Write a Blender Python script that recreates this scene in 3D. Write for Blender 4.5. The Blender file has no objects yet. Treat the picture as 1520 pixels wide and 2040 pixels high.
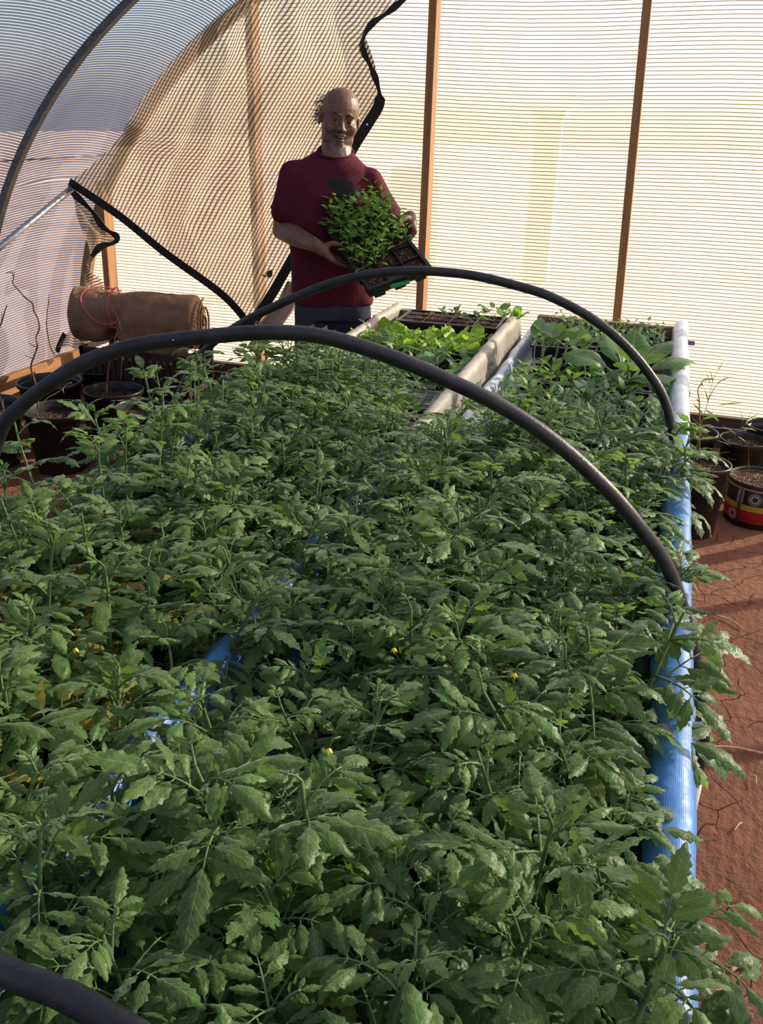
import bpy, bmesh, math, random
import numpy as np
from mathutils import Vector, Matrix, noise
from mathutils.bvhtree import BVHTree
R_ = random.Random(7)
sc = bpy.context.scene
COL = sc.collection
PI = math.pi

# ------------------------------------------------------------------ camera
F_PX, EYE = 1800.0, 1.62
Yc = np.array([605., -777., F_PX]); Yc /= np.linalg.norm(Yc)
Dc = np.array([-117., (F_PX**2 - 605*117)/777, F_PX]); Dc /= np.linalg.norm(Dc)
Zc = -Dc; Xc = np.cross(Yc, Zc)
ROT = np.array([Xc, Yc, Zc])                 # world = ROT @ (right, down, forward)
CAM = np.array([0, 0, EYE])
cd = bpy.data.cameras.new('camera'); cam = bpy.data.objects.new('camera', cd); COL.objects.link(cam)
cd.sensor_fit = 'VERTICAL'; cd.sensor_height = 36.0; cd.sensor_width = 36.0
cd.lens = F_PX/2040*36.0; cd.clip_start = 0.02
r_, d_, f_ = ROT[:, 0], ROT[:, 1], ROT[:, 2]
cam.matrix_world = Matrix(((r_[0], -d_[0], -f_[0], 0), (r_[1], -d_[1], -f_[1], 0), (r_[2], -d_[2], -f_[2], EYE), (0, 0, 0, 1)))
sc.camera = cam

# ------------------------------------------------------------------ light
world = bpy.data.worlds.new('sky'); sc.world = world; world.use_nodes = True
wn = world.node_tree.nodes; wn.clear()
bg = wn.new('ShaderNodeBackground'); wo = wn.new('ShaderNodeOutputWorld')
sky = wn.new('ShaderNodeTexSky'); sky.sky_type = 'NISHITA'; sky.sun_disc = False
sky.sun_elevation = math.radians(24); sky.sun_rotation = math.radians(50); sky.dust_density = 2.0; sky.air_density = 1.0
SKY = 0.30
bg.inputs['Strength'].default_value = SKY
world.node_tree.links.new(sky.outputs[0], bg.inputs[0]); world.node_tree.links.new(bg.outputs[0], wo.inputs[0])
sun_to = Vector((0.72, 0.62, 0.40)).normalized()
sl = bpy.data.lights.new('sun', 'SUN'); so = bpy.data.objects.new('sun', sl); COL.objects.link(so)
sl.energy = 17.0; sl.angle = math.radians(0.5); sl.color = (1.0, 0.88, 0.70)
so.rotation_euler = sun_to.to_track_quat('Z', 'Y').to_euler(); so.location = (6, 6, 5)
sc.view_settings.view_transform = 'Standard'; sc.view_settings.look = 'None'
sc.view_settings.gamma = 1.0; sc.view_settings.use_curve_mapping = False
sc.view_settings.exposure = 0.0
sc.cycles.max_bounces = 7; sc.cycles.diffuse_bounces = 4; sc.cycles.glossy_bounces = 2
sc.cycles.transmission_bounces = 4; sc.cycles.transparent_max_bounces = 14
sc.cycles.caustics_reflective = False; sc.cycles.caustics_refractive = False
sc.cycles.use_denoising = True; sc.cycles.sample_clamp_indirect = 6.0

# ------------------------------------------------------------------ helpers
def ray(px, py): return ROT @ np.array([px-760., py-1020., F_PX])
def PY(px, py, y):                            # where the sight line of a point meets the plane y
    v = ray(px, py); return Vector(CAM + v*(y/v[1]))
def PZ(px, py, z):
    v = ray(px, py); return Vector(CAM + v*((z-EYE)/v[2]))
def V(*a): return Vector(a)

def tag(o, label=None, cat=None, group=None, kind=None):
    if label: o['label'] = label
    if cat: o['category'] = cat
    if group: o['group'] = group
    if kind: o['kind'] = kind
    return o
def thing(name, label, cat, loc=(0, 0, 0), rz=0, group=None):
    o = bpy.data.objects.new(name, None); COL.objects.link(o); o.empty_display_size = .02
    o.location = loc; o.rotation_euler = (0, 0, rz)
    return tag(o, label, cat, group)

class MB:
    def __init__(s): s.v = []; s.f = []; s.c = []; s.uv = []
    def add(s, vs, fs, col=(1, 1, 1), uvs=None, cols=None):
        b = len(s.v); s.v.extend([tuple(p) for p in vs])
        s.f.extend([tuple(i+b for i in f) for f in fs])
        s.c.extend(cols if cols else [col]*len(vs))
        s.uv.extend(uvs if uvs else [(0, 0)]*len(vs))
    def box(s, c, d, rz=0, col=(1, 1, 1), taper=1.0):
        x, y, z = d[0]/2, d[1]/2, d[2]/2; m = Matrix.Rotation(rz, 3, 'Z')
        vs = []
        for k in (-1, 1):
            t = 1 if k > 0 else taper
            for (a, b) in ((-1, -1), (1, -1), (1, 1), (-1, 1)): vs.append(Vector(c)+m @ Vector((a*x*t, b*y*t, k*z)))
        s.add(vs, [(0, 3, 2, 1), (4, 5, 6, 7), (0, 1, 5, 4), (1, 2, 6, 5), (2, 3, 7, 6), (3, 0, 4, 7)], col)
    def tube(s, pts, rad, n=8, col=(1, 1, 1), cap=True):
        pts = [Vector(p) for p in pts]
        if not hasattr(rad, '__len__'): rad = [rad]*len(pts)
        rings = []; up = Vector((0, 0, 1)); L = 0
        t0 = (pts[1]-pts[0]).normalized()
        nrm = t0.cross(up)
        if nrm.length < .1: nrm = t0.cross(Vector((1, 0, 0)))
        nrm.normalize(); vs = []; uvs = []
        for i, p in enumerate(pts):
            a = pts[max(i-1, 0)]; b = pts[min(i+1, len(pts)-1)]; t = (b-a).normalized()
            nrm = (nrm - t*nrm.dot(t)).normalized(); bi = t.cross(nrm)
            if i: L += (p-pts[i-1]).length
            for k in range(n):
                an = 2*PI*k/n; vs.append(p+(nrm*math.cos(an)+bi*math.sin(an))*rad[i]); uvs.append((k/n, L))
        fs = [(i*n+k, i*n+(k+1) % n, (i+1)*n+(k+1) % n, (i+1)*n+k) for i in range(len(pts)-1) for k in range(n)]
        if cap:
            fs.append(tuple(reversed(range(n)))); fs.append(tuple(range((len(pts)-1)*n, len(pts)*n)))
        s.add(vs, fs, col, uvs)
    def lathe(s, prof, c=(0, 0, 0), n=40, col=(1, 1, 1)):
        vs = []; m = len(prof)
        for (r, z) in prof:
            for k in range(n):
                a = 2*PI*k/n; vs.append((c[0]+r*math.cos(a), c[1]+r*math.sin(a), c[2]+z))
        fs = [(i*n+k, i*n+(k+1) % n, (i+1)*n+(k+1) % n, (i+1)*n+k) for i in range(m-1) for k in range(n)]
        s.add(vs, fs, col)
    def grid(s, P, cols=None, uvs=None, col=(1, 1, 1)):          # P[i][j] points
        a, b = len(P), len(P[0])
        vs = [p for r in P for p in r]
        fs = [(i*b+j, i*b+j+1, (i+1)*b+j+1, (i+1)*b+j) for i in range(a-1) for j in range(b-1)]
        if uvs is None: uvs = [(j/(b-1), i/(a-1)) for i in range(a) for j in range(b)]
        s.add(vs, fs, col, uvs, cols)
    def mesh(s, name, mat, smooth=True):
        me = bpy.data.meshes.new(name); me.from_pydata(s.v, [], s.f)
        ca = me.color_attributes.new('tint', 'FLOAT_COLOR', 'POINT')
        ca.data.foreach_set('color', np.array([(c[0], c[1], c[2], 1) for c in s.c], dtype=np.float32).ravel())
        uvl = me.uv_layers.new(name='uv'); li = np.empty(len(me.loops), dtype=np.int32); me.loops.foreach_get('vertex_index', li)
        uvl.data.foreach_set('uv', np.array(s.uv, dtype=np.float32)[li].ravel())
        if smooth: me.polygons.foreach_set('use_smooth', [True]*len(me.polygons))
        if mat: me.materials.append(mat)
        me.update(); return me
    def build(s, name, mat, parent=None, smooth=True, loc=None):
        o = bpy.data.objects.new(name, s.mesh(name, mat, smooth)); COL.objects.link(o)
        if parent: o.parent = parent
        if loc is not None: o.location = loc
        return o
def link(name, me, parent=None, loc=(0, 0, 0), rot=(0, 0, 0)):
    o = bpy.data.objects.new(name, me); COL.objects.link(o); o.location = loc; o.rotation_euler = rot
    if parent: o.parent = parent
    return o
def bevel(o, w, seg=2):
    m = o.modifiers.new('bevel', 'BEVEL'); m.width = w; m.segments = seg; m.limit_method = 'ANGLE'; return o
def copy_tree(o, parent=None):
    c = o.copy(); COL.objects.link(c)
    if parent: c.parent = parent
    for ch in o.children: copy_tree(ch, c)
    return c
def catmull(pts, n=8):
    pts = [Vector(p) for p in pts]; out = []
    q = [pts[0]*2-pts[1]]+pts+[pts[-1]*2-pts[-2]]
    for i in range(1, len(q)-2):
        for k in range(n):
            t = k/n; a, b, c, d = q[i-1], q[i], q[i+1], q[i+2]
            out.append(.5*((2*b)+(c-a)*t+(2*a-5*b+4*c-d)*t*t+(3*b-a-3*c+d)*t**3))
    out.append(pts[-1]); return out

# ------------------------------------------------------------------ materials
class Mat:
    def __init__(s, name):
        s.m = bpy.data.materials.new(name); s.m.use_nodes = True; s.t = s.m.node_tree; s.t.nodes.clear()
        s.out = s.n('ShaderNodeOutputMaterial')
    def n(s, ty, **kw):
        x = s.t.nodes.new(ty)
        for k, v in kw.items():
            if k.startswith('_'): setattr(x, k[1:], v)
        return x
    def l(s, a, b): s.t.links.new(a, b)
    def setv(s, inp, v):
        if isinstance(v, bpy.types.NodeSocket): s.l(v, inp)
        elif hasattr(v, '__len__') and len(v) == 3 and inp.type == 'RGBA': inp.default_value = (*v, 1)
        else: inp.default_value = v
    def math(s, op, a, b=None, c=None):
        x = s.n('ShaderNodeMath', _operation=op); s.setv(x.inputs[0], a)
        if b is not None: s.setv(x.inputs[1], b)
        if c is not None: s.setv(x.inputs[2], c)
        return x.outputs[0]
    def mix(s, f, a, b, mode='MIX'):
        x = s.n('ShaderNodeMix', _data_type='RGBA', _blend_type=mode); s.setv(x.inputs[0], f); s.setv(x.inputs[6], a); s.setv(x.inputs[7], b); return x.outputs[2]
    def noise(s, scale, detail=3, vec=None, rough=.5):
        x = s.n('ShaderNodeTexNoise'); x.inputs['Scale'].default_value = scale; x.inputs['Detail'].default_value = detail; x.inputs['Roughness'].default_value = rough
        if vec is not None: s.l(vec, x.inputs['Vector'])
        return x.outputs['Fac']
    def ramp(s, f, stops):
        x = s.n('ShaderNodeValToRGB'); s.l(f, x.inputs[0]); e = x.color_ramp.elements
        while len(e) < len(stops): e.new(.5)
        for i, (p, c) in enumerate(stops):
            e[i].position = p; e[i].color = (*c, 1) if hasattr(c, '__len__') else (c, c, c, 1)
        return x.outputs[0]
    def obj(s): return s.n('ShaderNodeTexCoord').outputs['Object']
    def uv(s): return s.n('ShaderNodeTexCoord').outputs['UV']
    def pos(s): return s.n('ShaderNodeNewGeometry').outputs['Position']
    def xyz(s, v):
        x = s.n('ShaderNodeSeparateXYZ'); s.l(v, x.inputs[0]); return x.outputs
    def bump(s, h, strength=.5, dist=.01):
        x = s.n('ShaderNodeBump'); x.inputs['Strength'].default_value = strength; x.inputs['Distance'].default_value = dist; s.l(h, x.inputs['Height']); return x.outputs[0]
    def pbsdf(s, col, rough=.6, spec=.3, metal=0, normal=None):
        p = s.n('ShaderNodeBsdfPrincipled'); s.setv(p.inputs['Base Color'], col); s.setv(p.inputs['Roughness'], rough)
        p.inputs['Specular IOR Level'].default_value = spec; p.inputs['Metallic'].default_value = metal
        if normal is not None: s.l(normal, p.inputs['Normal'])
        return p.outputs[0]
    def sh(s, ty, col): x = s.n(ty); s.setv(x.inputs['Color'], col); return x.outputs[0]
    def mixs(s, f, a, b):
        x = s.n('ShaderNodeMixShader'); s.setv(x.inputs[0], f); s.l(a, x.inputs[1]); s.l(b, x.inputs[2]); return x.outputs[0]
    def done(s, sh): s.l(sh, s.out.inputs[0]); return s.m
    def attr(s): return s.n('ShaderNodeAttribute', _attribute_name='tint').outputs['Color']

def plain(name, col, rough=.6, spec=.3, metal=0, nscale=0, namt=.25, bump=0, bscale=60):
    m = Mat(name); c = col; co = m.obj()
    if nscale:
        dk = tuple(x*(1-namt) for x in col); lt = tuple(min(1, x*(1+namt)) for x in col)
        c = m.ramp(m.noise(nscale, 4, co), [(.3, dk), (.7, lt)])
    nr = m.bump(m.noise(bscale, 4, co), bump, .004) if bump else None
    return m.done(m.pbsdf(c, rough, spec, metal, nr))

def panel_mat(name, base, ribcol, clear, rib_w, pitch=.017, clear_rib=.1, line_bright=False):
    # twin-wall polycarbonate sheet: milky, partly see-through channels between opaque ribs. uv.x = metres across the flutes
    m = Mat(name); x = m.xyz(m.uv())[0]
    fr = m.math('FRACT', m.math('DIVIDE', x, pitch))
    d = m.math('ABSOLUTE', m.math('SUBTRACT', fr, .5))
    rib = m.math('LESS_THAN', d, rib_w/2)
    nz = m.noise(3, 4, m.obj())
    bcol = m.mix(m.ramp(nz, [(.35, 0.0), (.75, .35)]), base, tuple(b*.82 for b in base))
    body = m.mixs(.25, m.sh('ShaderNodeBsdfTranslucent', bcol), m.sh('ShaderNodeBsdfDiffuse', bcol))
    tr = m.sh('ShaderNodeBsdfTransparent', (.97, .97, .96))
    chan = m.mixs(clear, body, tr)
    rb = m.mixs(.35, m.sh('ShaderNodeBsdfTranslucent', ribcol), m.sh('ShaderNodeBsdfDiffuse', ribcol))
    ribs = m.mixs(clear_rib, rb, tr)
    return m.done(m.mixs(rib, chan, ribs))
END_PANEL = panel_mat('end_wall_polycarbonate', (.62, .55, .48), (.035, .025, .02), .50, .20, clear_rib=.02)
SIDE_PANEL = panel_mat('side_polycarbonate', (.60, .60, .69), (.30, .30, .38), .75, .66, clear_rib=.04)

def leaf_mat(name, dark, lite, back, trans=.3, rough=.5, vein=.35, fuzz=.0):
    m = Mat(name); a = m.n('ShaderNodeSeparateColor'); m.l(m.attr(), a.inputs[0]); r, g, b = a.outputs
    ux = m.xyz(m.uv())
    side = m.math('ABSOLUTE', m.math('SUBTRACT', ux[0], .5))
    v = m.math('FRACT', m.math('MULTIPLY', m.math('SUBTRACT', ux[1], m.math('MULTIPLY', side, .35)), 7.0))
    vl = m.math('MAXIMUM', m.math('LESS_THAN', v, .1), m.math('LESS_THAN', side, .025))
    nz = m.noise(90, 3, m.obj())
    oi = m.n('ShaderNodeObjectInfo').outputs['Random']
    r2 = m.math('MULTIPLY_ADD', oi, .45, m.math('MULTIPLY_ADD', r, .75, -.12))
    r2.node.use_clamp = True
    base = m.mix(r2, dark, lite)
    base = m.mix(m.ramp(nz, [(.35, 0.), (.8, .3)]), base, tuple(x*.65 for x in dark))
    yel = m.mix(m.noise(40, 2, m.obj()), (.42, .44, .06), (.48, .36, .08))
    base = m.mix(g, base, yel)
    base = m.mix(b, base, (.33, .22, .12))
    base = m.mix(m.math('MULTIPLY', vl, vein), base, tuple(min(1, x*1.9+.02) for x in lite))
    geo = m.n('ShaderNodeNewGeometry')
    base = m.mix(m.math('MULTIPLY', geo.outputs['Backfacing'], .45), base, back)
    h = m.math('SUBTRACT', m.noise(220, 2, m.obj()), m.math('MULTIPLY', vl, .6))
    nr = m.bump(h, .55, .0025)
    p = m.pbsdf(base, rough, .35, 0, nr)
    if fuzz:
        pn = p.node; pn.inputs['Sheen Weight'].default_value = fuzz; pn.inputs['Sheen Roughness'].default_value = .4
    tc = m.mix(.5, base, m.mix(g, (.34, .65, .06), (.9, .65, .08)))
    return m.done(m.mixs(trans, p, m.sh('ShaderNodeBsdfTranslucent', tc)))
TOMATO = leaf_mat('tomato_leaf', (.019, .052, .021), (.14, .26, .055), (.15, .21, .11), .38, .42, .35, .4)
PEPPER = leaf_mat('pepper_leaf', (.06, .16, .02), (.14, .30, .04), (.16, .28, .08), .38, .35, .25)
LETTUCE = leaf_mat('lettuce_leaf', (.14, .30, .03), (.32, .50, .06), (.3, .45, .12), .42, .4, .2)
BRASS = leaf_mat('brassica_leaf', (.075, .16, .085), (.14, .25, .13), (.18, .27, .17), .30, .5, .4)
CHOY = leaf_mat('bok_choy_leaf', (.045, .13, .04), (.09, .20, .06), (.13, .22, .10), .28, .4, .5)
HERB = leaf_mat('herb_leaf', (.07, .17, .05), (.13, .27, .08), (.16, .26, .12), .32, .5, .2)
STEM = plain('green_stem', (.10, .17, .055), .6, .3, 0, 40, .3)
PSTEM = plain('pale_stem', (.30, .38, .20), .5, .3, 0, 40, .2)
TWIG = plain('dry_twig', (.20, .11, .07), .85, .1, 0, 60, .4, .5, 200)
DRYG = plain('straw', (.52, .38, .22), .8, .1, 0, 60, .3)
YFLOW = plain('yellow_petals', (.75, .60, .04), .6)
BLACKP = plain('black_plastic', (.012, .012, .014), .38, .45, 0, 20, .3, .1, 120)
POTP = plain('black_pot_plastic', (.022, .020, .020), .33, .4, 0, 20, .4)
PIPE = plain('black_poly_pipe', (.016, .016, .020), .42, .5, 0, 35, .5, .25, 300)
def soil_mat():
    m = Mat('potting_mix'); co = m.obj()
    v = m.n('ShaderNodeTexVoronoi'); v.inputs['Scale'].default_value = 190; m.l(co, v.inputs['Vector'])
    rnd = m.n('ShaderNodeSeparateColor'); m.l(v.outputs['Color'], rnd.inputs[0])
    c = m.ramp(rnd.outputs[0], [(0, (.018, .009, .006)), (.6, (.06, .028, .018)), (.9, (.12, .06, .038)), (.96, (.38, .28, .2))])
    return m.done(m.pbsdf(c, .9, .15, 0, m.bump(v.outputs['Distance'], 1.0, .006)))
SOIL = soil_mat()
def wood_mat(name, a, b, axis=2):
    m = Mat(name); co = m.obj(); mp = m.n('ShaderNodeMapping'); m.l(co, mp.inputs[0])
    s = [22, 22, 22]; s[axis] = 1.2; mp.inputs['Scale'].default_value = s
    c = m.ramp(m.noise(1.5, 5, mp.outputs[0], .65), [(.3, a), (.7, b)])
    return m.done(m.pbsdf(c, .7, .25, 0, m.bump(m.noise(3, 4, mp.outputs[0]), .3, .003)))
WOODZ = wood_mat('pine_stud', (.21, .105, .045), (.36, .19, .085), 2)
WOODY = wood_mat('pine_base_board', (.22, .10, .04), (.40, .20, .08), 1)
WOODX = wood_mat('dark_sill_board', (.055, .035, .028), (.12, .075, .055), 0)
LEDGE = wood_mat('reddish_ledge_board', (.16, .085, .055), (.26, .14, .09), 0)
BENCHW = wood_mat('bench_lumber', (.16, .10, .06), (.28, .18, .11), 1)
GALV = plain('galvanised_steel', (.42, .44, .46), .38, .5, .8, 30, .2)
HOOPM = plain('grey_steel_hoop', (.10, .105, .11), .5, .4, .3, 60, .35)
def tarp_mat(name, a, b, rough):
    m = Mat(name); co = m.obj()
    n1 = m.noise(9, 5, co, .6); c = m.ramp(n1, [(.3, a), (.72, b)])
    wv = m.n('ShaderNodeTexWave'); wv.inputs['Scale'].default_value = 110; m.l(co, wv.inputs['Vector'])
    h = m.math('ADD', m.noise(26, 4, co), m.math('MULTIPLY', wv.outputs['Fac'], .03))
    return m.done(m.pbsdf(c, rough, .5, 0, m.bump(h, .6, .006)))
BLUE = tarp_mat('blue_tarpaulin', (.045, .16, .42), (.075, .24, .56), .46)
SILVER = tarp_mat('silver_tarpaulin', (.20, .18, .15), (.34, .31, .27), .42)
def ground_mat():
    m = Mat('red_clay'); co = m.pos()
    n1 = m.noise(2.2, 5, co, .6); n2 = m.noise(28, 5, co, .65)
    dist = m.n('ShaderNodeVectorMath', _operation='MULTIPLY_ADD')
    nn = m.n('ShaderNodeTexNoise'); nn.inputs['Scale'].default_value = 5; m.l(co, nn.inputs['Vector'])
    m.l(nn.outputs['Color'], dist.inputs[0]); dist.inputs[1].default_value = (.14, .14, .14); m.l(co, dist.inputs[2])
    v = m.n('ShaderNodeTexVoronoi', _feature='DISTANCE_TO_EDGE'); v.inputs['Scale'].default_value = 8; m.l(dist.outputs[0], v.inputs['Vector'])
    crack = m.ramp(v.outputs['Distance'], [(0, .4), (.018, 1.)])
    fade = m.ramp(m.noise(3.5, 2, co), [(.40, 1.), (.56, 0.)])
    crack = m.math('MAXIMUM', crack, fade)
    c = m.ramp(n1, [(.3, (.165, .070, .042)), (.7, (.25, .108, .066))])
    c = m.mix(m.ramp(n2, [(.35, .45), (.65, 0.)]), c, (.13, .055, .035))
    c = m.mix(m.math('SUBTRACT', 1., crack), c, (.035, .016, .012))
    h = m.math('ADD', m.math('MULTIPLY', crack, .7), n2)
    return m.done(m.pbsdf(c, .9, .15, 0, m.bump(h, .9, .014)))
GROUND = ground_mat()

# ------------------------------------------------------------------ setting: ground, greenhouse shell
CX, CZ, RAD, RBZ = -.45, .25, 2.90, 2.35
YE, YB = 4.75, -2.2
def S(o, label=None):
    o['kind'] = 'structure'
    if label: o['label'] = label
    return o
g = MB()
nx, ny = 60, 60
P = [[(-3.42+5.94*i/nx, YB-.05+(YE-YB+.1)*j/ny, .010*noise.noise((i*.35, j*.35, 0))+.006*noise.noise((i*1.3, j*1.3, 5))) for j in range(ny+1)] for i in range(nx+1)]
g.grid(P); S(g.build('floor', GROUND), 'cracked reddish brown clay floor of the greenhouse')
OUTG = plain('dry_ground_outside', (.46, .30, .20), .95, .1, 0, .8, .25)
g = MB(); g.grid([[(-40+80*i/8, -20+80*j/8, -.03) for j in range(9)] for i in range(9)])
S(g.build('outside_ground', OUTG), 'pale dry ground outside the panels')
def arc(a, r=RAD): return (CX - r*math.cos(a), CZ + (r-RAD+RBZ)*math.sin(a))
def topz(x): return CZ+RBZ*math.sqrt(max(0, 1-((x-CX)/RAD)**2))
HOOP_Y = [YE-.02, 3.86, 2.97, 2.08, 1.19, .30, -.59, -1.48, YB+.02]
def side_panel(a0, a1, name, label):
    mb = MB(); n = 48
    for k in range(len(HOOP_Y)-1):
        y1, y0 = HOOP_Y[k], HOOP_Y[k+1]; P = []; uvs = []
        for i in range(n+1):
            a = a0+(a1-a0)*i/n; row = []
            for j in range(13):
                t = j/12; y = y0+(y1-y0)*t
                bow = .018*4*t*(1-t); r = RAD+bow
                x, z = arc(a, r); row.append((x, y, z)); 
                uvs.append((a*RAD - .045*4*t*(1-t)*(1 if z > 1.25 else .6)*(1 if a < PI/2 else -1), y))
            P.append(row)
        mb.grid(P, uvs=uvs)
    return S(mb.build(name, SIDE_PANEL), label)
side_panel(0, math.radians(28.5), 'wall_left', 'bluish white fluted panel forming the lower left wall')
side_panel(math.radians(28.5), math.radians(90), 'roof_left', 'curved fluted roof panel on the left')
side_panel(math.radians(90), math.radians(180), 'wall_right', 'curved fluted roof and wall panel on the right')
def end_wall(y, name, mat, label):
    mb = MB(); xs = [CX+RAD*math.sin(math.radians(-90+6*i)) for i in range(31)]
    P = []; uvs = []
    for x in xs:
        top = topz(x); row = []
        for j in range(21):
            z = .12+(top-.12)*j/20; row.append((x, y, z))
            uvs.append((z + .010*math.cos((x+.7)*PI/.95)*(z/2), x))
        P.append(row)
    mb.grid(P, uvs=uvs); return S(mb.build(name, mat, smooth=False), label)
end_wall(YE, 'wall_far', END_PANEL, 'translucent cream fluted panel closing the far end')
end_wall(YB, 'unseen_wall_near', plain('unseen_wall_dark', (.06, .045, .035), .9), 'unseen wall behind the camera, made dark to cut the light inside')  # unseen wall, made opaque and dark to lower the light inside
m = MB()
m.tube([(arc(math.radians(28.5))[0]+.004, y, arc(math.radians(28.5))[1]) for y in np.linspace(YB, YE-.05, 30)], .004, 6)
S(m.build('trim_1', HOOPM), 'thin dark seam wire along the left wall')
for k, y in enumerate(HOOP_Y[1:-1]):
    mb = MB(); n = 72; P = []
    for i in range(n+1):
        a = PI*i/n; xo, zo = arc(a, RAD-.002); xi, zi = arc(a, RAD-.034)
        P.append([(xo, y-.018, zo), (xi, y-.018, zi), (xi, y+.018, zi), (xo, y+.018, zo), (xo, y-.018, zo)])
    mb.grid(P); o = mb.build('steel_hoop', HOOPM, smooth=False)
    S(o, 'dark grey steel roof hoop curving up the left wall' if k == 0 else 'steel roof hoop number %d from the far end' % (k+1))
# base boards and sills
def board(name, c, d, mat, label, rz=0):
    mb = MB(); mb.box(c, d, rz); o = mb.build(name, mat, smooth=False); bevel(o, .003); return S(o, label)
board('baseboard_left', (-3.335, (YB+YE)/2, .13), (.04, YE-YB-.04, .26), WOODY, 'orange brown wooden board along the foot of the left wall')
board('baseboard_right', (2.435, (YB+YE)/2, .13), (.04, YE-YB-.04, .26), WOODY, 'wooden board along the foot of the right wall')
board('baseboard_far', (CX, YE-.035, .135), (5.72, .045, .25), WOODX, 'dark weathered board along the foot of the far wall')
board('trim_2', (CX, YE-.12, .05), (5.6, .12, .10), LEDGE, 'reddish brown ledge board lying before the far wall')
board('trim_3', (CX, YE-.06, .205), (5.68, .006, .006), plain('pale_panel_edge', (.7, .66, .6), .5), 'pale panel edge strip above the sill')
def stud(x0, x1, label, name='wall_stud'):
    mb = MB(); n = 10
    zt = topz(x1)-.01; P = []
    for i in range(n+1):
        t = i/n; x = x0+(x1-x0)*t; z = .12+(zt-.12)*t; h = .019
        P.append([(x-h, YE-.092, z), (x+h, YE-.092, z), (x+h, YE-.004, z), (x-h, YE-.004, z), (x-h, YE-.092, z)])
    mb.grid(P); o = mb.build(name, WOODZ, smooth=False); return S(o, label)
stud(-1.205, -1.2, 'orange brown wall stud rising behind the held tray'); stud(-.168, -.25, 'brown wall stud right of centre behind the squash seedlings')
stud(-2.14, -2.14, 'wooden wall stud half hidden behind the shade net'); stud(-3.10, -3.08, 'wooden corner stud behind the burlap roll'); stud(.78, .76, 'wall stud right of the plant benches'); stud(1.7, 1.7, 'wall stud near the right corner')
mb = MB()
for i in range(73):
    pass
P = []
for i in range(61):
    a = PI*i/60; xo, zo = arc(a, RAD-.003); xi, zi = arc(a, RAD-.06)
    P.append([(xo, YE-.045, zo), (xi, YE-.045, zi), (xi, YE-.006, zi), (xo, YE-.006, zo), (xo, YE-.045, zo)])
mb.grid(P); S(mb.build('end_arch', WOODZ, smooth=False), 'wooden arch framing the far end wall')
# outside things seen dimly through the panel
mb = MB(); p = PY(780, 365, 9.0); q = PY(841, 640, 9.0)
mb.box(((p.x+q.x)/2, 9.2, q.z/2+p.z/2-.3), (q.x-p.x+.05, .35, p.z-q.z+.9)); o = mb.build('grey_cabinet', plain('grey_outside', (.10, .11, .14), .7), smooth=False); bevel(o, .02)
tag(o, 'grey upright box outside, dimly seen beside the man through the panel', 'cabinet')
mb2 = MB(); mb2.box(((p.x+q.x)/2, 9.015, p.z-.25), (q.x-p.x-.1, .02, .3)); mb2.build('door', plain('grey_door', (.13, .14, .17), .6), o, smooth=False)
p = PY(1070, 232, 10.0); q = PY(1113, 330, 10.0)
mb = MB(); mb.box(((p.x+q.x)/2, 10, p.z/2), (q.x-p.x, .2, p.z)); o = mb.build('gate_pillar', plain('tan_pillar', (.40, .33, .22), .9), smooth=False); bevel(o, .02)
mb2 = MB(); mb2.box(((p.x+q.x)/2, 10, p.z+.03), (q.x-p.x+.08, .28, .06)); mb2.build('cap', plain('tan_cap', (.38, .32, .22), .9), o, smooth=False)
tag(o, 'faint tan pillar standing outside between the two right studs', 'pillar')
# straw and twigs on the floor
for i, (pa, pb, r, lab) in enumerate([((1390, 1487), (1530, 1503), .0035, 'long pale dry stalk lying on the clay beside the blue bench edge'),
        ((1455, 1935), (1500, 1918), .004, 'short thick straw piece near the bottom right corner of the floor'),
        ((1425, 1225), (1480, 1252), .0025, 'thin dark twig on the sunlit clay patch'),
        ((1462, 1655), (1478, 1640), .0025, 'tiny straw bit lying right of the bench below the stalk'),
        ((1395, 1975), (1470, 1990), .002, 'thin bent twig on the clay close to the blue rim bottom'),
        ((1500, 1545), (1506, 1562), .002, 'tiny pale straw chip below the long dry stalk')]):
    a, b = PZ(*pa, .008), PZ(*pb, .008); mid = (a+b)/2+V(.004, .012, .002)
    mb = MB(); mb.tube(catmull([a, mid, b], 6), r, 6); tag(mb.build('straw_piece', DRYG), lab, 'straw', 'dry straw bits on the clay floor')

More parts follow.
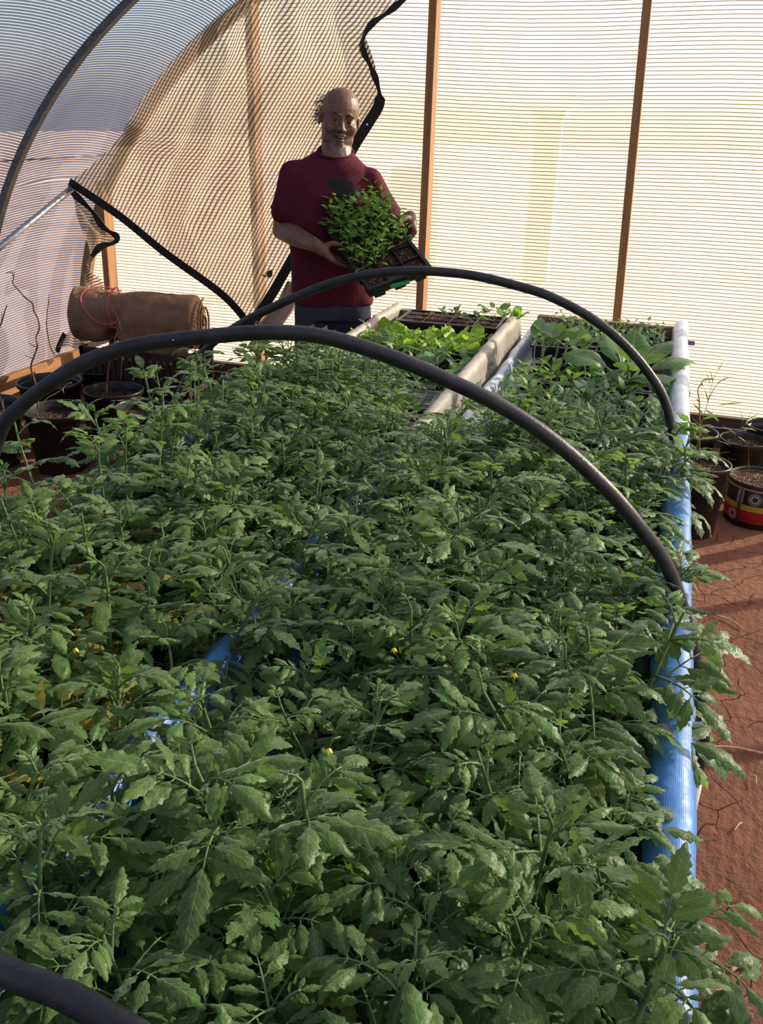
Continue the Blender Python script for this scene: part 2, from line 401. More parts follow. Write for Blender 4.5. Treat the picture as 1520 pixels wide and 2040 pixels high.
# ------------------------------------------------------------------ benches with tarpaulin linings
def bench(name, x0, x1, y0, y1, low, mat, mat2, ysplit, lab_b, lab_t):
    rim = .755
    t = thing(name, lab_b, 'bench', ((x0+x1)/2, y0, 0)); ox, oy = (x0+x1)/2, y0
    def part(n, c, d):
        mb = MB(); mb.box((c[0]-ox, c[1]-oy, c[2]), d); o = mb.build(n, BENCHW, t, smooth=False); bevel(o, .003)
    for x in (x0, x1): part('side_rail', (x, (y0+y1)/2, rim-.075-(low if x == x0 else 0)), (.036, y1-y0, .14))
    for y in (y0, y1): part('end_rail', ((x0+x1)/2, y+(-.02 if y == y1 else .02), rim-.075), (x1-x0-.04, .036, .14))
    part('deck', ((x0+x1)/2, (y0+y1)/2, rim-.15), (x1-x0-.038, y1-y0-.08, .02))
    for x in (x0+.03, x1-.03):
        for y in (y0+.05, (y0+y1)/2, y1-.06): part('leg', (x, y, (rim-.165)/2), (.07, .07, rim-.165))
    # lining: one sheet over both rims
    prof = [(x0-.036, .50), (x0-.033, .60), (x0-.030, .70), (x0-.030, .745), (x0-.018, .770), (x0, .778), (x0+.018, .770), (x0+.028, .745), (x0+.026, .69), (x0+.03, .625), (x0+.06, .612)]
    prof += [(x0+.1+(x1-x0-.2)*k/6, .612) for k in range(7)]
    prof += [(x1-.06, .612), (x1-.03, .625), (x1-.030, .69), (x1-.036, .740), (x1-.026, .766), (x1, .778), (x1+.020, .768), (x1+.030, .742), (x1+.030, .70), (x1+.032, .60), (x1+.033, .48), (x1+.034, .40)]
    prof = [((x0+(x-x0)*.75 if x < x0+.05 else x1+(x-x1)*.75 if low == 0 and x > x1-.05 else x), z) for x, z in prof]
    prof = [(x, z-low*min(1, max(0, (z-.62)/.1))) if x < x0+.05 else (x, z) for x, z in prof]
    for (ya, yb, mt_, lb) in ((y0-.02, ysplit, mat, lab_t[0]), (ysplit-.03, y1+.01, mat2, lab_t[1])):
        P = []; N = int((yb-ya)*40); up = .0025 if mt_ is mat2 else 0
        for i in range(N+1):
            y = ya+(yb-ya)*i/N; row = []
            for j, (x, z) in enumerate(prof):
                hang = max(0, .74-z) if (x < x0 or x > x1) else 0
                w = noise.noise((x*3, y*2.2, z*3+j*.05))*(.006+.10*hang) + noise.noise((x*20, y*9, z*12))*(.0035+.02*hang)
                sx = 1 if x > (x0+x1)/2 else -1
                row.append((x+abs(w)*sx if hang else x+w*.8, y, up+z+.004*noise.noise((y*7, j*.3, 3))+(.007*noise.noise((y*23, j, 9)) if .76 < z else 0)+hang*.12*noise.noise((y*1.1, 0, 2))))
            P.append(row)
        mb = MB(); mb.grid(P); o = mb.build('tarpaulin', mt_); m_ = o.modifiers.new('s', 'SOLIDIFY'); m_.thickness = .002; m_.offset = 1
        tag(o, lb, 'tarpaulin')
    return t
BY0, BY1 = .16, 4.42
SUNLIT = tarp_mat('sunlit_blue_tarpaulin', (.30, .38, .50), (.48, .54, .60), .30)  # blue tarpaulin with the brightness of the sun put into its colour
bench('plant_bench', -.565, .118, BY0, BY1, .09, BLUE, SUNLIT, 2.75, 'long wooden plant bench beside the clay path', ('blue tarpaulin lining the near part of the bench beside the clay path', 'blue tarpaulin coloured pale as if sunlit, lining the far part of the right bench'))
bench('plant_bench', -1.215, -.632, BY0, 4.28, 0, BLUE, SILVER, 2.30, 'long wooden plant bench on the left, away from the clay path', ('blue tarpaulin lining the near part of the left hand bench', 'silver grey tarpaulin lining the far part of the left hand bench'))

# ------------------------------------------------------------------ seedling trays
def tray_meshes(L, W, H, nx, ny, soilz=.012):
    """shell with cell grid (one mesh) and the soil (one mesh); local origin at base centre, L along x, W along y"""
    mb = MB(); t = .002
    def ringbox(l, w, z): return [(-l/2, -w/2, z), (l/2, -w/2, z), (l/2, w/2, z), (-l/2, w/2, z)]
    b = .90
    rings = [ringbox(L*b, W*b, 0), ringbox(L-.02, W-.02, H), ringbox(L, W, H), ringbox(L, W, H-.008), ringbox(L+.002, W+.002, H-.008), ringbox(L+.002, W+.002, H+.002), ringbox(L-.024, W-.024, H+.002), ringbox(L*b-.006, W*b-.006, .004)]
    vs = [p for r in rings for p in r]; n = len(rings)
    fs = [(i*4+k, i*4+(k+1) % 4, (i+1)*4+(k+1) % 4, (i+1)*4+k) for i in range(n-1) for k in range(4)]
    fs += [(3, 2, 1, 0), ((n-1)*4, (n-1)*4+1, (n-1)*4+2, (n-1)*4+3)]
    mb.add(vs, fs)
    for i in range(1, nx): mb.box((-L/2+L*i/nx, 0, H-.010), (.005, W-.024, .018))
    for j in range(1, ny): mb.box((0, -W/2+W*j/ny, H-.010), (L-.024, .005, .018))
    for i in range(nx):                                  # ribs of the cell bottoms seen on the outside
        for s in (-1, 1): mb.box((-L/2+L*(i+.5)/nx*1.0, s*(W/2-.010), H*.42), (L/nx*.62, .012, H*.72), taper=.8)
    for j in range(ny):
        for s in (-1, 1): mb.box((s*(L/2-.010), -W/2+W*(j+.5)/ny, H*.42), (.012, W/ny*.62, H*.72), taper=.8)
    sh = mb.mesh('tray_shell', BLACKP, False)
    mb = MB(); P = []
    for i in range(25):
        P.append([(-L/2+.012+(L-.024)*i/24, -W/2+.012+(W-.024)*j/16, H-soilz+.004*noise.noise((i*.9, j*.9, L))) for j in range(17)])
    mb.grid(P); so_ = mb.mesh('soil', SOIL); return sh, so_
TRAY = tray_meshes(.50, .272, .062, 6, 3)
TRAYD = tray_meshes(.50, .272, .085, 4, 3, .005)
def tray(x, y, z, label, group, rz=0, kind=TRAY, name='seedling_tray'):
    t = thing(name, label, 'tray', (x, y, z), rz, group)
    link('tray_shell', kind[0], t); link('potting_soil', kind[1], t); return t

# ------------------------------------------------------------------ leaves
def leaf_blade(mb, o, T, N, ln, wd, tint, droop=.8, fold=.25, curl=.2, lobes=0, lobe=.25, st=10, prof=.75, tipw=.0, ruff=0, rnd=R_, cross=2):
    T = T.normalized(); S_ = T.cross(N).normalized(); N = S_.cross(T).normalized()
    p = Vector(o); vs = []; uvs = []; ds = ln/st; ph = rnd.random()*6; nn = 2*cross+1; tw = rnd.uniform(-.25, .25)/st
    for i in range(st+1):
        t = i/st
        w = wd*(math.sin(PI*min(1, max(.0, t))**prof)**.85*.5) if t < 1 else 0
        w = max(w, wd*.02)
        if lobes:
            f = (t*lobes) % 1.0; w *= 1-lobe*(1-f if f > .15 else 1) if .08 < t < .93 else .9
        for k in range(nn):
            s = (k-cross)/cross; a = abs(s)
            off = S_*(s*w) + N*(fold*a*w - curl*a*a*w*1.6)
            if ruff: off += N*(ruff*wd*a*math.sin(t*17+ph+s*2))
            fw = T*(lobes and a*w*.28 or 0)
            vs.append(p+off+fw); uvs.append((.5+s*.5, t))
        R1 = Matrix.Rotation(-droop/st*(1 if t > .1 else .2), 3, S_) ; R2 = Matrix.Rotation(tw, 3, T)
        T = (R1 @ T).normalized(); N = (R1 @ N).normalized(); S_ = (R2 @ S_).normalized(); N = S_.cross(T).normalized()
        p = p+T*ds
    fs = [(i*nn+j, i*nn+j+1, (i+1)*nn+j+1, (i+1)*nn+j) for i in range(st) for j in range(nn-1)]
    mb.add(vs, fs, tint, uvs)
def rvec(r, s=1): return Vector((r.uniform(-s, s), r.uniform(-s, s), r.uniform(-s, s)))

def tomato_meshes(seed, h=.24, yellow=0.0, size=1.0, st=10):
    r = random.Random(seed); fo = MB(); sm = MB()
    lean = Vector((r.uniform(-.18, .18), r.uniform(-.18, .18), 1))
    pts = [Vector((0, 0, -.012))]; p = Vector((0, 0, 0)); d = lean.normalized()
    for i in range(8):
        pts.append(p.copy()); d = (d+rvec(r, .10)).normalized(); p = p+d*h/7
    spine = catmull(pts, 3); sm.tube(spine, [.0038-.0018*i/len(spine) for i in range(len(spine))], 6)
    nl = r.randint(10, 12); ang = r.uniform(0, 6.3)
    for k in range(nl):
        t = .22+.78*k/(nl-1); q = spine[min(len(spine)-1, int(t*(len(spine)-1)))]
        ang += 2.4+r.uniform(-.35, .35)
        ln = (.118*math.sin(PI*(.30+.62*t))+.042)*size*r.uniform(.85, 1.15)
        el = (.35+.9*t**2)*r.uniform(.7, 1.2)
        if t > .93: ln *= .55; el = 1.1
        T = Vector((math.cos(ang)*math.cos(el), math.sin(ang)*math.cos(el), math.sin(el))); side = T.cross(Vector((0, 0, 1))).normalized()
        rp = [q]; dirs = []; T2 = T.copy(); m = 7; dr = r.uniform(.6, 1.6)/m
        for i in range(m):
            T2 = (Matrix.Rotation(-dr*(.3+i/m), 3, side) @ T2).normalized(); dirs.append(T2.copy()); rp.append(rp[-1]+T2*ln*.62/m)
        sm.tube(rp, [.0019*(1-.55*i/m) for i in range(m+1)], 5)
        old = max(0, 1-t*2.4)
        yl = min(1, max(0, (yellow*r.uniform(.4, 1.3) if t < .62 else yellow*.15)+old*r.uniform(0, .45) - .08)); 
        br = .25*r.random() if (yl > .45 and r.random() < .4) else 0
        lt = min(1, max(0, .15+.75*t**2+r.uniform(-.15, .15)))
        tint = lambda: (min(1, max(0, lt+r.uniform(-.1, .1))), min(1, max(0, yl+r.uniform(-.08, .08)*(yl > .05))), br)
        up = side.cross(dirs[-1]).normalized()
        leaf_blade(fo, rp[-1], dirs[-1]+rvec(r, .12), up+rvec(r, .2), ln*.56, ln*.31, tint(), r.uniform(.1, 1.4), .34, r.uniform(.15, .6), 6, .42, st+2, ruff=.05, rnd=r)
        for (pt, sz) in ((.42, .30), (.66, .42), (.86, .40)):
            i = pt*m; a = rp[int(i)].lerp(rp[min(m, int(i)+1)], i-int(i)); dd = dirs[min(m-1, int(i))]; up = side.cross(dd).normalized()
            for s in (-1, 1):
                if r.random() < .08: continue
                LT = (side*s*1.0+dd*r.uniform(.35, .8)+up*r.uniform(-.15, .3)).normalized()
                pet = a+LT*ln*.06; sm.tube([a, pet], .0010, 4, cap=False)
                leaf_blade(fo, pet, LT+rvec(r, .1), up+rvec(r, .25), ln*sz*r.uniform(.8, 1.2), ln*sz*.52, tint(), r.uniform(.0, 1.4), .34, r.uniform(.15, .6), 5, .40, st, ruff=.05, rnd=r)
    return sm.mesh('stem', STEM), fo.mesh('foliage', TOMATO)

def simple_meshes(seed, h, nleaf, ln, wd, mat, stem=STEM, prof=.75, droop=.7, el0=.5, el1=1.2, petiole=.35, fold=.25, curl=.15, ruff=0, tint=.5, r0=.0016, st=8, low=.3, lobes=0):
    r = random.Random(seed); fo = MB(); sm = MB()
    p = Vector((0, 0, 0)); pts = [Vector((0, 0, -.01)), p.copy()]; d = Vector((r.uniform(-.15, .15), r.uniform(-.15, .15), 1)).normalized()
    for i in range(4): d = (d+rvec(r, .1)).normalized(); p = p+d*h/4; pts.append(p.copy())
    sp = catmull(pts, 2); sm.tube(sp, [r0*(1-.4*i/len(sp)) for i in range(len(sp))], 6); ang = r.uniform(0, 6)
    for k in range(nleaf):
        t = low+(1-low)*k/max(1, nleaf-1); q = sp[min(len(sp)-1, int(t*(len(sp)-1)))]; ang += 2.6+r.uniform(-.4, .4)
        el = el0+(el1-el0)*t+r.uniform(-.15, .15); l = ln*r.uniform(.75, 1.15)*(1 if k < nleaf-2 else .7)
        T = Vector((math.cos(ang)*math.cos(el), math.sin(ang)*math.cos(el), math.sin(el))); side = T.cross(Vector((0, 0, 1))).normalized(); up = side.cross(T).normalized()
        q2 = q+T*l*petiole; sm.tube([q, q+T*l*petiole*.5+V(0, 0, .002), q2], [r0*.7, r0*.55, r0*.5], 5)
        leaf_blade(fo, q2, T, up+rvec(r, .12), l, wd*l, (min(1, max(0, tint+r.uniform(-.3, .3))), 0, 0), droop*r.uniform(.6, 1.3), fold, curl, lobes, .2, st, prof, ruff=ruff, rnd=r)
    return sm.mesh('stem', stem), fo.mesh('foliage', mat)

def plant(kind, meshes, x, y, z, label, group, cat='seedling', s=1.0, rz=None, tilt=None):
    t = thing(kind, label, cat, (x, y, z), R_.uniform(0, 6.28) if rz is None else rz, group)
    t.scale = (s, s, s)
    if tilt: t.rotation_euler = (tilt[0], tilt[1], t.rotation_euler[2])
    link('stem', meshes[0], t); link('foliage', meshes[1], t); return t

ORD = ['first', 'second', 'third', 'fourth', 'fifth', 'sixth', 'seventh', 'eighth', 'ninth', 'tenth', 'eleventh', 'twelfth', 'thirteenth', 'fourteenth', 'fifteenth', 'sixteenth', 'seventeenth', 'eighteenth', 'nineteenth', 'twentieth',
       'twenty-first', 'twenty-second', 'twenty-third', 'twenty-fourth', 'twenty-fifth', 'twenty-sixth', 'twenty-seventh', 'twenty-eighth', 'twenty-ninth', 'thirtieth', 'thirty-first', 'thirty-second', 'thirty-third', 'thirty-fourth', 'thirty-fifth']
DECK = .614; TZ = DECK+.05                     # deck top, soil level in trays
# trays down both benches
ty = [.36+.285*i for i in range(8)]
for i, y in enumerate(ty):
    tray(-.222, y, DECK, 'black plastic seedling tray of tomatoes, blue bench, %s tray from the near end' % ORD[i], 'tomato trays on the blue bench', R_.uniform(-.02, .02))
for i, y in enumerate(ty):
    tray(-.903, y, DECK, 'black plastic seedling tray of tomatoes, silver bench, %s tray from the near end' % ORD[i], 'tomato trays on the silver bench', R_.uniform(-.02, .02)).scale = (1, 1, 1)
TOM = [tomato_meshes(100+i, .20+.016*(i % 5), 0 if i % 4 else .18) for i in range(12)]
TOMY = [tomato_meshes(200+i, .22, .85) for i in range(3)]
TOMT = [tomato_meshes(300+i, .31, .12, .95) for i in range(5)]
def tomato(x, y, ms, label, group, s=1.0, z=TZ, tilt=None):
    return plant('tomato_seedling', ms, x, y, z, label, group, 'tomato seedling', s, tilt=tilt)
rows = 25; dy = .0905
for j in range(rows):
    y = .30+dy*j
    for i in range(6):
        if R_.random() < .03: continue
        x = .060-.118*i+R_.uniform(-.028, .028); yy = y+R_.uniform(-.025, .025)
        s = R_.uniform(.72, 1.18)*(1.0 if y < 1.5 else .92)
        til = (R_.uniform(-.14, .14), R_.uniform(-.14, .14)-(.12 if i == 5 else 0))
        if i == 5: s = R_.uniform(.75, 1.0)
        if y < .52 and x < -.28: s *= .55
        if y < 1.0: s *= 1.10
        if i == 0:
            til = (til[0], .04+til[1]); s *= .95
            if y < 1.2: x -= .022
            else: til = (til[0], .16+abs(til[1])); s *= 1.08
        tomato(x, yy, TOM[R_.randrange(12)], 'green tomato seedling, blue bench, %s row from the camera, %s' % (ORD[j], ['overhanging the outer blue rim', 'second from the outer rim', 'third from the outer rim', 'fourth from the outer rim', 'fifth from the outer rim', 'nearest the silver bench'][i]), 'tomato seedlings on the blue bench', s, tilt=til)
for j in range(26):
    y = .36+.0905*j
    for i in range(5):
        if R_.random() < .04: continue
        x = -.675-.128*i+R_.uniform(-.028, .028); yy = y+R_.uniform(-.025, .025)
        if y > 2.42 and i < 1: continue
        yel = (.7 < y < 1.75 and i >= 1 and R_.random() < .40)
        s = R_.uniform(.80, 1.12)
        til = (R_.uniform(-.16, .16), R_.uniform(-.16, .16)-(.30 if i == 4 else 0)+(.10 if i == 0 and y < 2.3 else 0))
        if i == 0: s = R_.uniform(.8, 1.0)
        if i >= 3: s = R_.uniform(.95, 1.15)
        if yel: s = R_.uniform(1.05, 1.3)
        if y < .52: s *= .55
        tall = y > 1.0 and i >= 2 and not yel
        if tall: s *= .97
        tomato(x, yy, TOMY[R_.randrange(3)] if yel else TOMT[R_.randrange(5)] if tall else TOM[R_.randrange(12)], '%s tomato seedling, silver bench, %s row from the camera, %s' % ('yellowing' if yel else 'green', ORD[j], ['beside the inner rim', 'second from inner rim', 'third from inner rim', 'second from the left edge', 'along the left edge'][i]), 'tomato seedlings on the silver bench', s, tilt=til)

# far part of the left bench: taller tomatoes along the left edge
for i in range(3):
    tray(-.985, 2.70+.29*i, DECK, 'black tray of tall tomatoes at the left edge, %s beyond the main tomato block' % ORD[i], 'tall tomato trays', 0).scale = (.66, 1, 1)
for j in range(5):
    for i in range(4):
        x = -.850-.098*i+R_.uniform(-.02, .02); y = 2.62+.092*j+R_.uniform(-.02, .02)
        tomato(x, y, TOMT[R_.randrange(4)], 'tall leggy tomato seedling behind the main block, %s row back, %s from left edge' % (ORD[j], ORD[3-i]), 'tall tomato seedlings on the silver bench', R_.uniform(.80, 1.0)*(1-.035*j))

PEP = [simple_meshes(400+i, .075, 7, .050, .46, PEPPER, droop=1.0, petiole=.45, el0=.3, el1=1.0, prof=.8) for i in range(5)]
LET = [simple_meshes(420+i, .012, 8, .085, .62, LETTUCE, PSTEM, prof=1.15, droop=.7, el0=.55, el1=1.3, petiole=.12, ruff=.07, fold=.3, tint=.6, low=.1, st=10) for i in range(4)]
BRA = [simple_meshes(440+i, .035, 5, .060, .72, BRASS, PSTEM, prof=1.0, droop=.8, el0=.5, el1=1.2, petiole=.75, ruff=.04, low=.2, lobes=0) for i in range(5)]
MIC = [simple_meshes(460+i, .030, 4, .024, .62, BRASS, PSTEM, prof=.9, droop=.7, el0=.2, el1=1.0, petiole=.55, r0=.0009, st=5) for i in range(4)]
SQU = [simple_meshes(480+i, .075, 3, .075, .56, BRASS, PSTEM, prof=.95, droop=.5, el0=.35, el1=.9, petiole=.3, r0=.0026, tint=.6, low=.85) for i in range(4)]
HRB = [simple_meshes(500+i, .085, 10, .038, .40, HERB, droop=.8, petiole=.3, el0=.3, el1=1.1) for i in range(4)]
SAG = [simple_meshes(520+i, .060, 8, .060, .46, BRASS, droop=.8, petiole=.4, el0=.3, el1=1.1, tint=.3) for i in range(4)]
def dill_meshes(seed):
    r = random.Random(seed); sm = MB(); fo = MB()
    for k in range(7):
        a = r.uniform(0, 6.3); d = Vector((math.cos(a)*.35, math.sin(a)*.35, 1)).normalized(); p = Vector((0, 0, -.01)); L = r.uniform(.08, .13); pts = [p]
        for i in range(6): d = (d+Vector((math.cos(a)*.08, math.sin(a)*.08, -.03))+rvec(r, .05)).normalized(); pts.append(pts[-1]+d*L/6)
        sm.tube(pts, .0008, 4)
        for i in range(2, 7):
            for s in range(5):
                dd = (d*.7+rvec(r, .9)).normalized(); q = pts[i]+dd*r.uniform(.012, .024); fo.tube([pts[i], q], [.0007, .0003], 3)
                for s2 in range(2): fo.tube([pts[i].lerp(q, .5), pts[i].lerp(q, .5)+(dd+rvec(r, .8)).normalized()*.011], [.0006, .0003], 3)
    return sm.mesh('stem', STEM), fo.mesh('foliage', plain('dill_green', (.16, .30, .14), .6))
DIL = [dill_meshes(540+i) for i in range(3)]

# left bench far end
tray(-.90, 4.10, DECK+.06, 'raised black tray of dark soil with sparse seedlings at the far left bench end', 'far trays', .02, TRAYD).scale = (.93, 1.0, 1)
zt = DECK+.06+.074
for i, (px, py) in enumerate([(955, 650), (985, 644), (905, 640), (880, 632), (1000, 650), (1030, 640), (925, 646), (965, 640)]):
    p = PZ(px, py, zt); plant('brassica_seedling', BRA[i % 5] if i not in (5,) else LET[0], p.x, p.y, zt, 'sparse small seedling on dark soil in the raised far tray, %s from the left' % ORD[i], 'sparse seedlings in the raised tray', 'seedling', [.8, 1.1, .8, .6, .9, .9, .6, .7][i]*1.0)
tray(-.90, 3.80, DECK, 'black tray packed with bright lettuce seedlings behind the shade hoop', 'far trays', 0, TRAY).scale = (.93, 1, 1)
n = 0
for j in range(4):
    for i in range(6):
        x = -1.15+.082*i+R_.uniform(-.012, .012); y = 3.64+.080*j+R_.uniform(-.01, .01)
        plant('lettuce_seedling', LET[R_.randrange(4)], x, y, TZ+.02, 'bright green lettuce seedling, row %s from the camera, %s from the left' % (ORD[j], ORD[i]), 'lettuce seedlings on the silver bench', 'lettuce', R_.uniform(.95, 1.2))
for k in range(2):
    tray(-.86, 3.215+.285*k, DECK, 'black tray of blue green brassica seedlings, %s one before the lettuces' % ['nearer', 'farther'][k], 'brassica trays', 0).scale = (.86, 1, 1)
for j in range(6):
    for i in range(5):
        x = -1.10+.098*i+R_.uniform(-.02, .02); y = 3.10+.088*j+R_.uniform(-.02, .02)
        plant('brassica_seedling', BRA[R_.randrange(5)], x, y, TZ, 'blue green brassica seedling before the lettuces, row %s from the camera, %s from left' % (ORD[j], ORD[i]), 'brassica seedlings on the silver bench', 'brassica seedling', R_.uniform(1.0, 1.35))
# clear containers
def glassy(name, col, clear):
    m = Mat(name); return m.done(m.mixs(clear, m.pbsdf(col, .15, .6), m.sh('ShaderNodeBsdfTransparent', (.95, .95, .95))))
CLR = glassy('clear_plastic', (.55, .60, .60), .6); WHP = plain('white_plastic', (.55, .58, .56), .35)
for k, (px, py, zz, r_a, h_, lab) in enumerate([(790, 750, .70, .045, .07, 'round white plastic tub of soil beside the inner tray rim'), (742, 765, .69, .040, .06, 'round clear plastic tub half hidden by the tomato stems'), (850, 752, .70, .036, .06, 'round clear plastic lid tub between brassicas and pepper tray')]):
    p = PZ(px, py, zz+.03); t = thing('plastic_tub', lab, 'tub', (p.x, p.y, DECK+.02), 0, 'plastic tubs on the silver bench')
    mb = MB(); mb.lathe([(0, 0), (r_a*.8, 0), (r_a, h_), (r_a*1.06, h_), (r_a*1.06, h_+.004), (r_a*.97, h_+.004), (r_a*.78, .004), (0, .004)], n=28); mb.build('tub_wall', WHP if k == 0 else CLR, t)
    mb = MB(); mb.lathe([(0, h_-.012), (r_a*.93, h_-.012)], n=24); mb.build('potting_soil', SOIL, t)
    plant('squash_seedling', SQU[k], p.x, p.y, DECK+.02+h_-.012, 'small squash seedling growing in the %s' % ['white tub', 'clear tub by tall tomatoes', 'clear lid tub'][k], 'squash seedlings in tubs', 'squash seedling', .75)
CT = tray_meshes(.24, .17, .05, 6, 4); CT[0].materials[0] = CLR
tray(-.745, 2.99, DECK+.045, 'clear plastic cell tray next to the silver rim', 'clear trays', .05, CT)
tray(-.745, 2.70, DECK+.035, 'small black tray of sparse pepper seedlings next to the silver rim', 'pepper trays', 0, tray_meshes(.20, .26, .07, 3, 4))
for k in range(8):
    plant('pepper_seedling', PEP[k % 5], -.80+.045*(k % 3)+R_.uniform(-.01, .01), 2.63+.055*(k//3)+R_.uniform(-.01, .01), DECK+.035+.058, 'bright pepper seedling in the small tray by the silver rim, %s row, %s from left' % (ORD[k//3], ORD[k % 3]), 'pepper seedlings in the small tray', 'pepper seedling', R_.uniform(.9, 1.15))

# right bench far part
for k in range(2):
    tray(-.222, 4.265-.29*k, DECK+.055, 'black tray packed with tiny grey green seedlings, %s at the blue bench end' % ['farthest', 'second'][k], 'microgreen trays', 0).scale = (1.08, 1, 1)
zt = DECK+.055+.050
for j in range(7):
    for i in range(16):
        x = -.455+.0325*i+R_.uniform(-.008, .008); y = 4.375-.078*j+R_.uniform(-.015, .015)
        if R_.random() < .05: continue
        plant('tiny_seedling', MIC[R_.randrange(4)], x, y, zt, 'tiny grey green seedling, far blue bench trays, row %s from the wall, %s from left' % (ORD[j], ORD[i]), 'tiny seedlings in the far trays', 'seedling', R_.uniform(1.0, 1.5))
tray(-.222, 3.62, DECK, 'black tray holding squash seedlings before the tiny seedlings', 'far trays', 0)
for k, (x, y, s) in enumerate([(-.44, 3.70, 1.2), (-.38, 3.62, 1.3), (-.42, 3.55, 1.1), (-.34, 3.72, 1.0), (-.35, 3.54, 1.25), (-.28, 3.60, 1.1), (-.30, 3.70, 1.0), (-.46, 3.60, 1.1), (-.24, 3.53, .9)]):
    plant('squash_seedling', SQU[k % 4], x, y+.12, TZ, 'squash seedling with thick oval seed leaves on the blue bench, %s from its left' % ORD[k], 'squash seedlings on the blue bench', 'squash seedling', s*1.35)
# bok choy with big leaves
def choy():
    t = thing('bok_choy', 'large bok choy with broad dark leaves on the blue bench behind the hoop', 'bok choy', (-.07, 3.50, TZ+.02)); t.scale = (1.35, 1.35, 1.35)
    r = random.Random(5)
    L = [(-.01, .02, 1.40, .115, .52, 1.5), (.10, -.02, .70, .14, .6, .2), (-.12, -.03, .55, .15, .66, 2.9), (.05, -.07, .50, .15, .62, 5.2), (-.05, -.08, .35, .13, .66, 4.3), (.06, .05, .85, .13, .5, .8), (-.1, .04, .9, .12, .55, 2.2), (.12, -.08, .25, .14, .6, 5.7), (0, -.05, .95, .11, .55, 4.7)]
    for k, (_, _, el, ln, wd, a) in enumerate(L):
        T = Vector((math.cos(a)*math.cos(el), math.sin(a)*math.cos(el), math.sin(el))); side = T.cross(V(0, 0, 1)).normalized(); up = side.cross(T)
        b = Vector((math.cos(a)*.008, math.sin(a)*.008, 0)); q = b+T*ln*.45+V(0, 0, .012)
        mb = MB(); mb.tube(catmull([b, b.lerp(q, .5)+V(0, 0, .004), q, q+T*ln*.35], 4), [.009, .008, .007, .006, .005, .0045, .004, .0035, .003, .0028, .002, .002, .001], 8); st_ = mb.build('leaf_stalk', PSTEM, t)
        mb = MB(); leaf_blade(mb, q, T, up, ln*.95, ln*.95*wd*1.5, (r.uniform(.1, .6), 0, 0), r.uniform(.6, 1.2), .25, .25, 0, .2, 14, 1.0, ruff=.015, rnd=r, cross=3); mb.build('leaf_blade', CHOY, st_)
choy()
for k in range(4):
    tray(-.222, 3.33-.285*k+.0, DECK, 'black tray of herb and pepper seedlings, blue bench, %s tray before the squash' % ORD[k], 'herb trays on the blue bench', 0)
for j in range(8):
    for i in range(9):
        x = -.455+.064*i+R_.uniform(-.015, .015); y = 3.44-.108*j+R_.uniform(-.02, .02)
        if y < 2.62: continue
        k = 'pepper' if (j in (0, 1, 2) and i < 5) else 'sage' if (j < 4 and i < 7) else 'herb'
        if i >= 4 and j in (4, 5) and i < 8: k = 'dill'
        if i >= 7 and j in (3, 4): k = 'squash'
        if i >= 7 and j in (0, 1): continue
        ms = {'pepper': PEP, 'sage': SAG, 'herb': HRB, 'dill': DIL, 'squash': SQU}[k]
        desc = {'pepper': 'glossy green pepper', 'sage': 'dull broad leaved', 'herb': 'leafy green herb', 'dill': 'feathery fine leaved dill', 'squash': 'round leaved squash'}[k]
        nm = {'pepper': 'pepper_seedling', 'sage': 'sage_seedling', 'herb': 'herb_seedling', 'dill': 'dill_seedling', 'squash': 'squash_seedling'}[k]
        plant(nm, ms[R_.randrange(len(ms))], x, y, TZ, '%s seedling, right bench, %s row before bok choy, %s from left' % (desc, ORD[j], ORD[i]), '%s seedlings in the middle of the blue bench' % k, nm.replace('_', ' '), R_.uniform(1.0, 1.4)*(.75 if k == 'squash' else 1))

# yellow tomato flowers
for k, (px, py, z) in enumerate([(150, 1290, .93), (1025, 1340, .94), (785, 1290, .93), (655, 1490, .93)]):
    p = PZ(px, py, z); t = thing('tomato_flower', ['small yellow tomato flower at the left among yellowing leaves', 'small yellow tomato flower hanging right of centre on the blue bench', 'small yellow tomato flower near the middle of the picture', 'small yellow bud between the blue strip and the brown leaf'][k], 'flower', p, 0, 'tomato flowers')
    mb = MB()
    for q in range(5):
        a = q*1.257; leaf_blade(mb, (0, 0, 0), V(math.cos(a), math.sin(a), -.9), V(0, 0, 1), .009, .004, (1, 1, 1), .6, st=4)
    mb.build('petals', YFLOW, t); mb = MB(); mb.tube([(0, 0, 0), (.004, .003, .012), (.01, .012, .010)], .0012, 5); mb.build('flower_stalk', STEM, t)

# ------------------------------------------------------------------ low tunnel hoops
def hoop(pts, label, holes=()):
    c = catmull(pts, 10); mb = MB(); mb.tube(c, .0135, 16)
    t = mb.build('tunnel_hoop', PIPE); tag(t, label, 'hoop', 'black tunnel hoops over the benches')
    for h in holes:
        p = c[int(h*len(c))]; mb = MB(); mb.tube([p+V(0, -.0128, .002), p+V(0, -.0142, .002)], .0016, 8); mb.build('pin_hole', WHP, t)
    return t
def line(px, y0, y1):                                  # points seen on the hoop, the arch plane running from y0 to y1
    n = len(px)-1; return [PY(x, y, y0+(y1-y0)*i/n) for i, (x, y) in enumerate(px)]
far = [V(.158, 2.66, .40)]+line([(1349, 935), (1343, 880), (1325, 800), (1290, 740), (1240, 683), (1180, 635), (1110, 597), (1050, 575), (930, 547), (800, 540), (690, 556), (600, 587), (480, 645), (400, 708)], 2.66, 2.62)+[V(-1.50, 2.6, .70), V(-1.535, 2.6, .45)]
hoop(far, 'black plastic pipe hoop arching just before the man, farther one')
